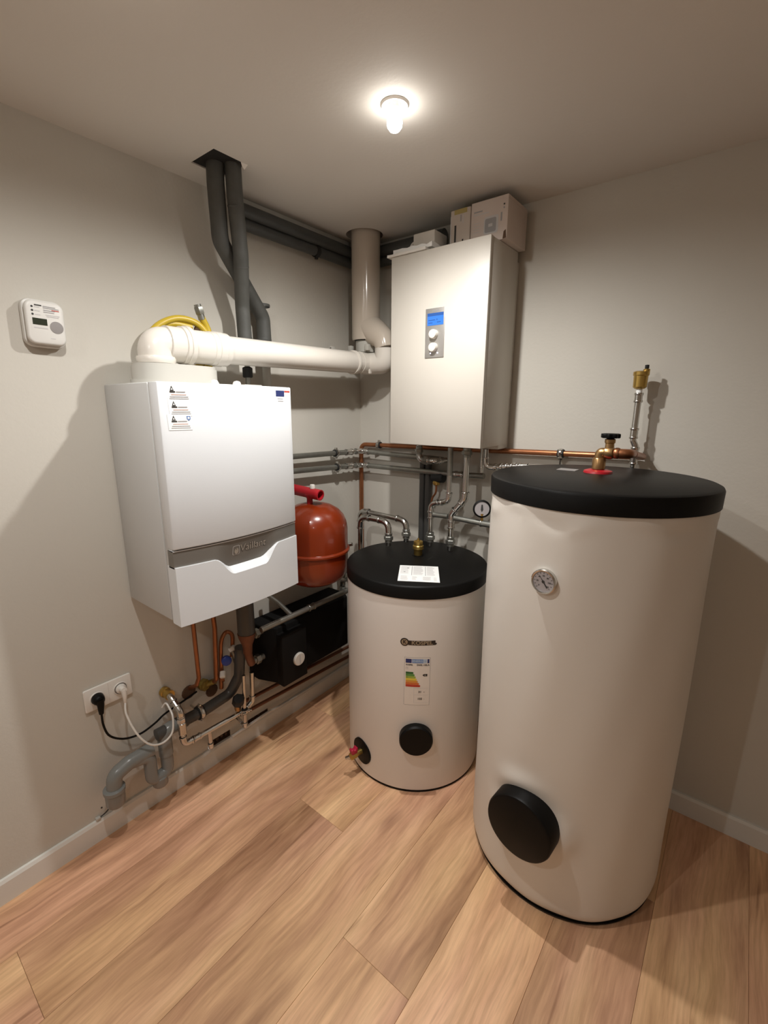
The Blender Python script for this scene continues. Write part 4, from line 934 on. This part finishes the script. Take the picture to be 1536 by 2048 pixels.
for c, ax, m in (((0.072, -0.962, 0.462), (0.6, -0.5, -0.7), 'white'), ((0.06, -0.915, 0.535), (0.5, 0.6, 0.5), 'white')):
    obj('white_cap', LA([(0.012, 0), (0.012, 0.022), (0.009, 0.026), (0, 0.026)], c, ax, 12), m, t)
obj('lever', sweep(MB(), [(0.06, -0.905, 0.54), (0.06, -0.888, 0.47)], [0.010, 0.013], 10), 'steel', t)
t = thing('drain_funnel', 'dark sleeve above a copper funnel under the gas boiler', 'drain', (0.185, -0.912, 0.56))
obj('dark_sleeve', LA([(0.034, 0), (0.034, 0.212)], (0.185, -0.912, 0.652), (0,0,1), 24), 'pdark', t)
obj('copper_funnel', LA([(0.018, -0.085), (0.020, -0.05), (0.033, -0.015), (0.036, 0.004), (0.030, 0.004)], (0.185, -0.912, 0.652), (0,0,1), 24), 'darkcopper', t)
mb = MB(); sweep(mb, smooth_path([(0.185, -0.912, 0.59), (0.183, -0.909, 0.555), (0.178, -0.90, 0.53), (0.172, -0.89, 0.505)], 6), 0.016, 12); obj('copper_bend', mb, 'darkcopper', t)
t = thing('waste_pipe', 'grey plastic waste pipe with a trap running low along the left wall', 'pipe', (0.07, -1.41, 0.18))
RD = 0.0225
pth, _ = fillet([(0.07, -1.250, 0.338), (0.07, -1.05, 0.333), (0.07, -0.935, 0.345), (0.09, -0.899, 0.42), (0.112, -0.899, 0.56)], 0.045, 6)
obj('dark_pipe', sweep(MB(), pth, RD*0.98, 20), 'pdark', t)
pth, _ = fillet([(0.07, -1.165, 0.336), (0.07, -1.222, 0.338), (0.07, -1.222, 0.24)], 0.04, 8)
obj('upper_elbow', sweep(MB(), pth, RD*1.12, 20), 'pgrey', t)
pth, _ = fillet([(0.07, -1.222, 0.285), (0.07, -1.222, 0.165), (0.074, -1.285, 0.165), (0.074, -1.285, 0.275), (0.07, -1.345, 0.285)], 0.028, 8)
obj('trap', sweep(MB(), pth, RD, 20), 'pgrey', t)
obj('trap_cup', LA([(0.024, 0), (0.0275, 0.005), (0.0275, 0.036), (0.024, 0.040)], (0.072, -1.256, 0.128), (0,0,1), 20), 'pgrey', t)
pth, _ = fillet([(0.07, -1.270, 0.293), (0.07, -1.352, 0.290), (0.07, -1.405, 0.272), (0.07, -1.410, 0.20)], 0.035, 8)
obj('lower_bend', sweep(MB(), pth, RD*1.14, 22), 'pgrey', t)
mb = MB(); lathe(mb, [(RD*1.2, 0), (RD*1.38, 0.008), (RD*1.42, 0.052), (RD*1.56, 0.056), (RD*1.56, 0.068), (RD*1.2, 0.072)], (0.07, -1.410, 0.158), (0,0,1), 24); obj('socket_cup', mb, 'pgrey', t)
clamp(t, (0.07, -1.075, 0.334), (0,1,0), RD, (-1,0,0), 0.07)
obj('pipe_joint', LA([(RD*1.15, -0.02), (RD*1.15, 0.02)], (0.07, -1.155, 0.336), (0,1,0), 20), 'pdark', t)
t = run('angle_valve_pipe', 'bright bent pipe from a brass wall elbow, lower end of the left wall', 'pipe',
        [(0.0, -1.178, 0.455), (0.06, -1.178, 0.456), (0.114, -1.173, 0.415), (0.114, -1.172, 0.272), (0.114, -1.12, 0.268), (0.114, -0.905, 0.262), (0.118, -0.862, 0.290), (0.118, -0.855, 0.425)], 0.0105, 'chrome', 0.022)
mb = MB(); lathe(mb, [(0.020, 0), (0.020, 0.014), (0.016, 0.016), (0.016, 0.030), (0.019, 0.032), (0.019, 0.044)], (0.004, -1.177, 0.456), (1, 0.08, -0.02), 18); obj('brass_elbow', mb, 'brass', t)
mb = MB(); lathe(mb, [(0.012, 0), (0.015, 0.004), (0.015, 0.05), (0.012, 0.054)], (0.114, -1.172, 0.315), (0,0,1), 16); hexnut(mb, Vector((0.114, -1.173, 0.378)), (0,0,1), 0.016, 0.018); obj('valve_body', mb, 'chrome', t)
t = run('floor_pipe', 'short bright pipe dropping to the broken wall pocket by the skirting', 'pipe',
        [(0.110, -1.065, 0.257), (0.110, -1.063, 0.185), (0.05, -1.035, 0.135), (-0.03, -0.985, 0.112)], 0.0085, 'chrome', 0.018)
t = run('floor_pipe', 'second short bright pipe, by the bundle of pipes near the pump', 'pipe',
        [(0.132, -0.905, 0.44), (0.132, -0.915, 0.20), (0.06, -0.885, 0.165), (-0.03, -0.868, 0.165)], 0.0075, 'chrome', 0.016)
clamp(t, (0.132, -0.912, 0.275), (0,0,1), 0.0075, (0.6,0.8,0), 0.03)
t = thing('stop_cock', 'black-capped stop cock in front of the grey waste pipe', 'valve', (0.09, -0.945, 0.27))
obj('black_cap', LA([(0.020, 0), (0.026, 0.006), (0.026, 0.030), (0.020, 0.040), (0, 0.042)], (0.115, -0.930, 0.318), (0.5, -0.2, 0.75), 8), 'rubber', t)
obj('valve_stem', LA([(0.012, 0.0), (0.014, 0.012), (0.010, 0.03), (0.010, 0.045)], (0.110, -0.930, 0.279), (0,0,1), 14), 'bronze', t)
# pair of low copper pipes along the wall under the pump group
for z0, z1, lab in ((0.236, 0.205, 'upper brown pipe low on the left wall under the pump group'), (0.180, 0.143, 'lower brown pipe low on the left wall under the pump group')):
    run('low_pipe', lab, 'pipe', [(0.03, -0.84, z0), (0.03, -0.06, z1-0.004)], 0.0085, 'darkcopper', 0.02, elbows=False)
t = thing('white_cable_duct', 'white cable tube lying along the top of the left skirting', 'cable', (0.03, -0.8, 0.10))
obj('tube', sweep(MB(), smooth_path([(0.022, -0.915, 0.094), (0.023, -0.81, 0.099), (0.024, -0.715, 0.1035), (0.024, -0.66, 0.098)], 6), 0.0065, 12), 'white', t)
obj('tube_end', sweep(MB(), smooth_path([(0.024, -0.665, 0.0985), (0.022, -0.58, 0.093), (0.020, -0.45, 0.090), (0.018, -0.40, 0.090)], 6), 0.0045, 10), 'alarm', t)

# ------------------------------------------------------------------ socket, plugs and cables
t = thing('double_socket', 'white double wall socket low on the left wall', 'socket', (0, -1.364, 0.552))
FS = flat((0, -1.364, 0.552), (0, 1, 0), (0, 0, 1))
mb = MB(); prism(mb, FS, rrect(0.153, 0.083, 0.006), 0.0, 0.0095); pl = obj('plate', mb, 'white', t, bevel=0.003)
for u in (-0.0375, 0.0375):
    mb = MB(); ring(mb, FS(u, 0, 0.0105), (1,0,0), 0.0205, 0.004, 0.0025, 28); obj('socket_rim', mb, 'white', pl)
    d = Decal(lambda a, b, l, u=u: FS(u+a, b, 0.0098+l)); d.disc(0, 0, 0.0205, 0.0205, 'grille', 0.0002, 24); d.build('socket_well', pl)
obj('divider', box(MB(), (0.0094, -1.3643, 0.513), (0.0100, -1.3637, 0.591)), 'inkp', pl)
t = thing('black_plug', 'black plug with its black cable in the left socket', 'plug', (0.012, -1.4015, 0.552))
mb = MB(); lathe(mb, [(0.0185, 0.0), (0.0195, 0.004), (0.0195, 0.010), (0.016, 0.022), (0.011, 0.026), (0, 0.027)], (0.012, -1.4015, 0.552), (1,0,0), 24); pb_ = obj('plug_body', mb, 'black', t)
mb = MB(); sweep(mb, smooth_path([(0.030, -1.4015, 0.552), (0.033, -1.4015, 0.53), (0.031, -1.403, 0.508)], 5), [0.013]*4+[0.010]*4+[0.0075]*3, 14) if False else sweep(mb, [(0.030, -1.4015, 0.555), (0.034, -1.4015, 0.535), (0.032, -1.4025, 0.502)], [0.014, 0.011, 0.0075], 14)
obj('cable_neck', mb, 'black', t)
obj('cable', sweep(MB(), smooth_path([(0.032, -1.4025, 0.505), (0.033, -1.402, 0.455), (0.034, -1.388, 0.405), (0.034, -1.345, 0.366), (0.034, -1.290, 0.352), (0.030, -1.235, 0.360), (0.022, -1.19, 0.372), (0.016, -1.12, 0.38), (0.012, -1.05, 0.39)], 7), 0.0037, 10), 'black', t)
t = thing('white_plug', 'white plug with its white cable in the right socket', 'plug', (0.012, -1.3265, 0.552))
mb = MB(); lathe(mb, [(0.0165, 0.0), (0.0175, 0.003), (0.0165, 0.008), (0.010, 0.012)], (0.0105, -1.3265, 0.552), (1,0,0), 20); lathe(mb, [(0.0105, 0), (0.0100, 0.024), (0.009, 0.030)], (0.014, -1.3265, 0.553), (1, 0, 0.15), 16); obj('plug_body', mb, 'white', t)
obj('cable_neck', sweep(MB(), [(0.036, -1.3265, 0.556), (0.041, -1.3265, 0.540), (0.036, -1.326, 0.505)], [0.0095, 0.0085, 0.005], 12), 'white', t)
obj('cable', sweep(MB(), smooth_path([(0.036, -1.326, 0.508), (0.055, -1.334, 0.468), (0.088, -1.319, 0.394), (0.106, -1.288, 0.342), (0.110, -1.245, 0.324), (0.110, -1.209, 0.345), (0.095, -1.194, 0.395), (0.065, -1.190, 0.418), (0.045, -1.192, 0.43), (0.03, -1.20, 0.41)], 7), 0.0036, 10), 'white', t)
# thin wire and box below the trap
t = thing('wire_stub', 'thin dark wire leaving the wall above the skirting below the grey trap', 'wire', (0.0, -1.455, 0.086))
obj('wire', sweep(MB(), smooth_path([(0.02, -1.405, 0.135), (0.014, -1.412, 0.115), (0.010, -1.43, 0.098), (0.006, -1.452, 0.089), (0.0, -1.457, 0.087)], 5), 0.0022, 8), 'inkd', t)
obj('wire_end', B((0.0, -1.462, 0.0845), (0.013, -1.447, 0.095)), 'pvc2', t, bevel=0.002)
obj('screw_hole', LA([(0.003, 0), (0.003, 0.0015)], (0, -1.437, 0.119), (1,0,0), 10), 'inkd', t)
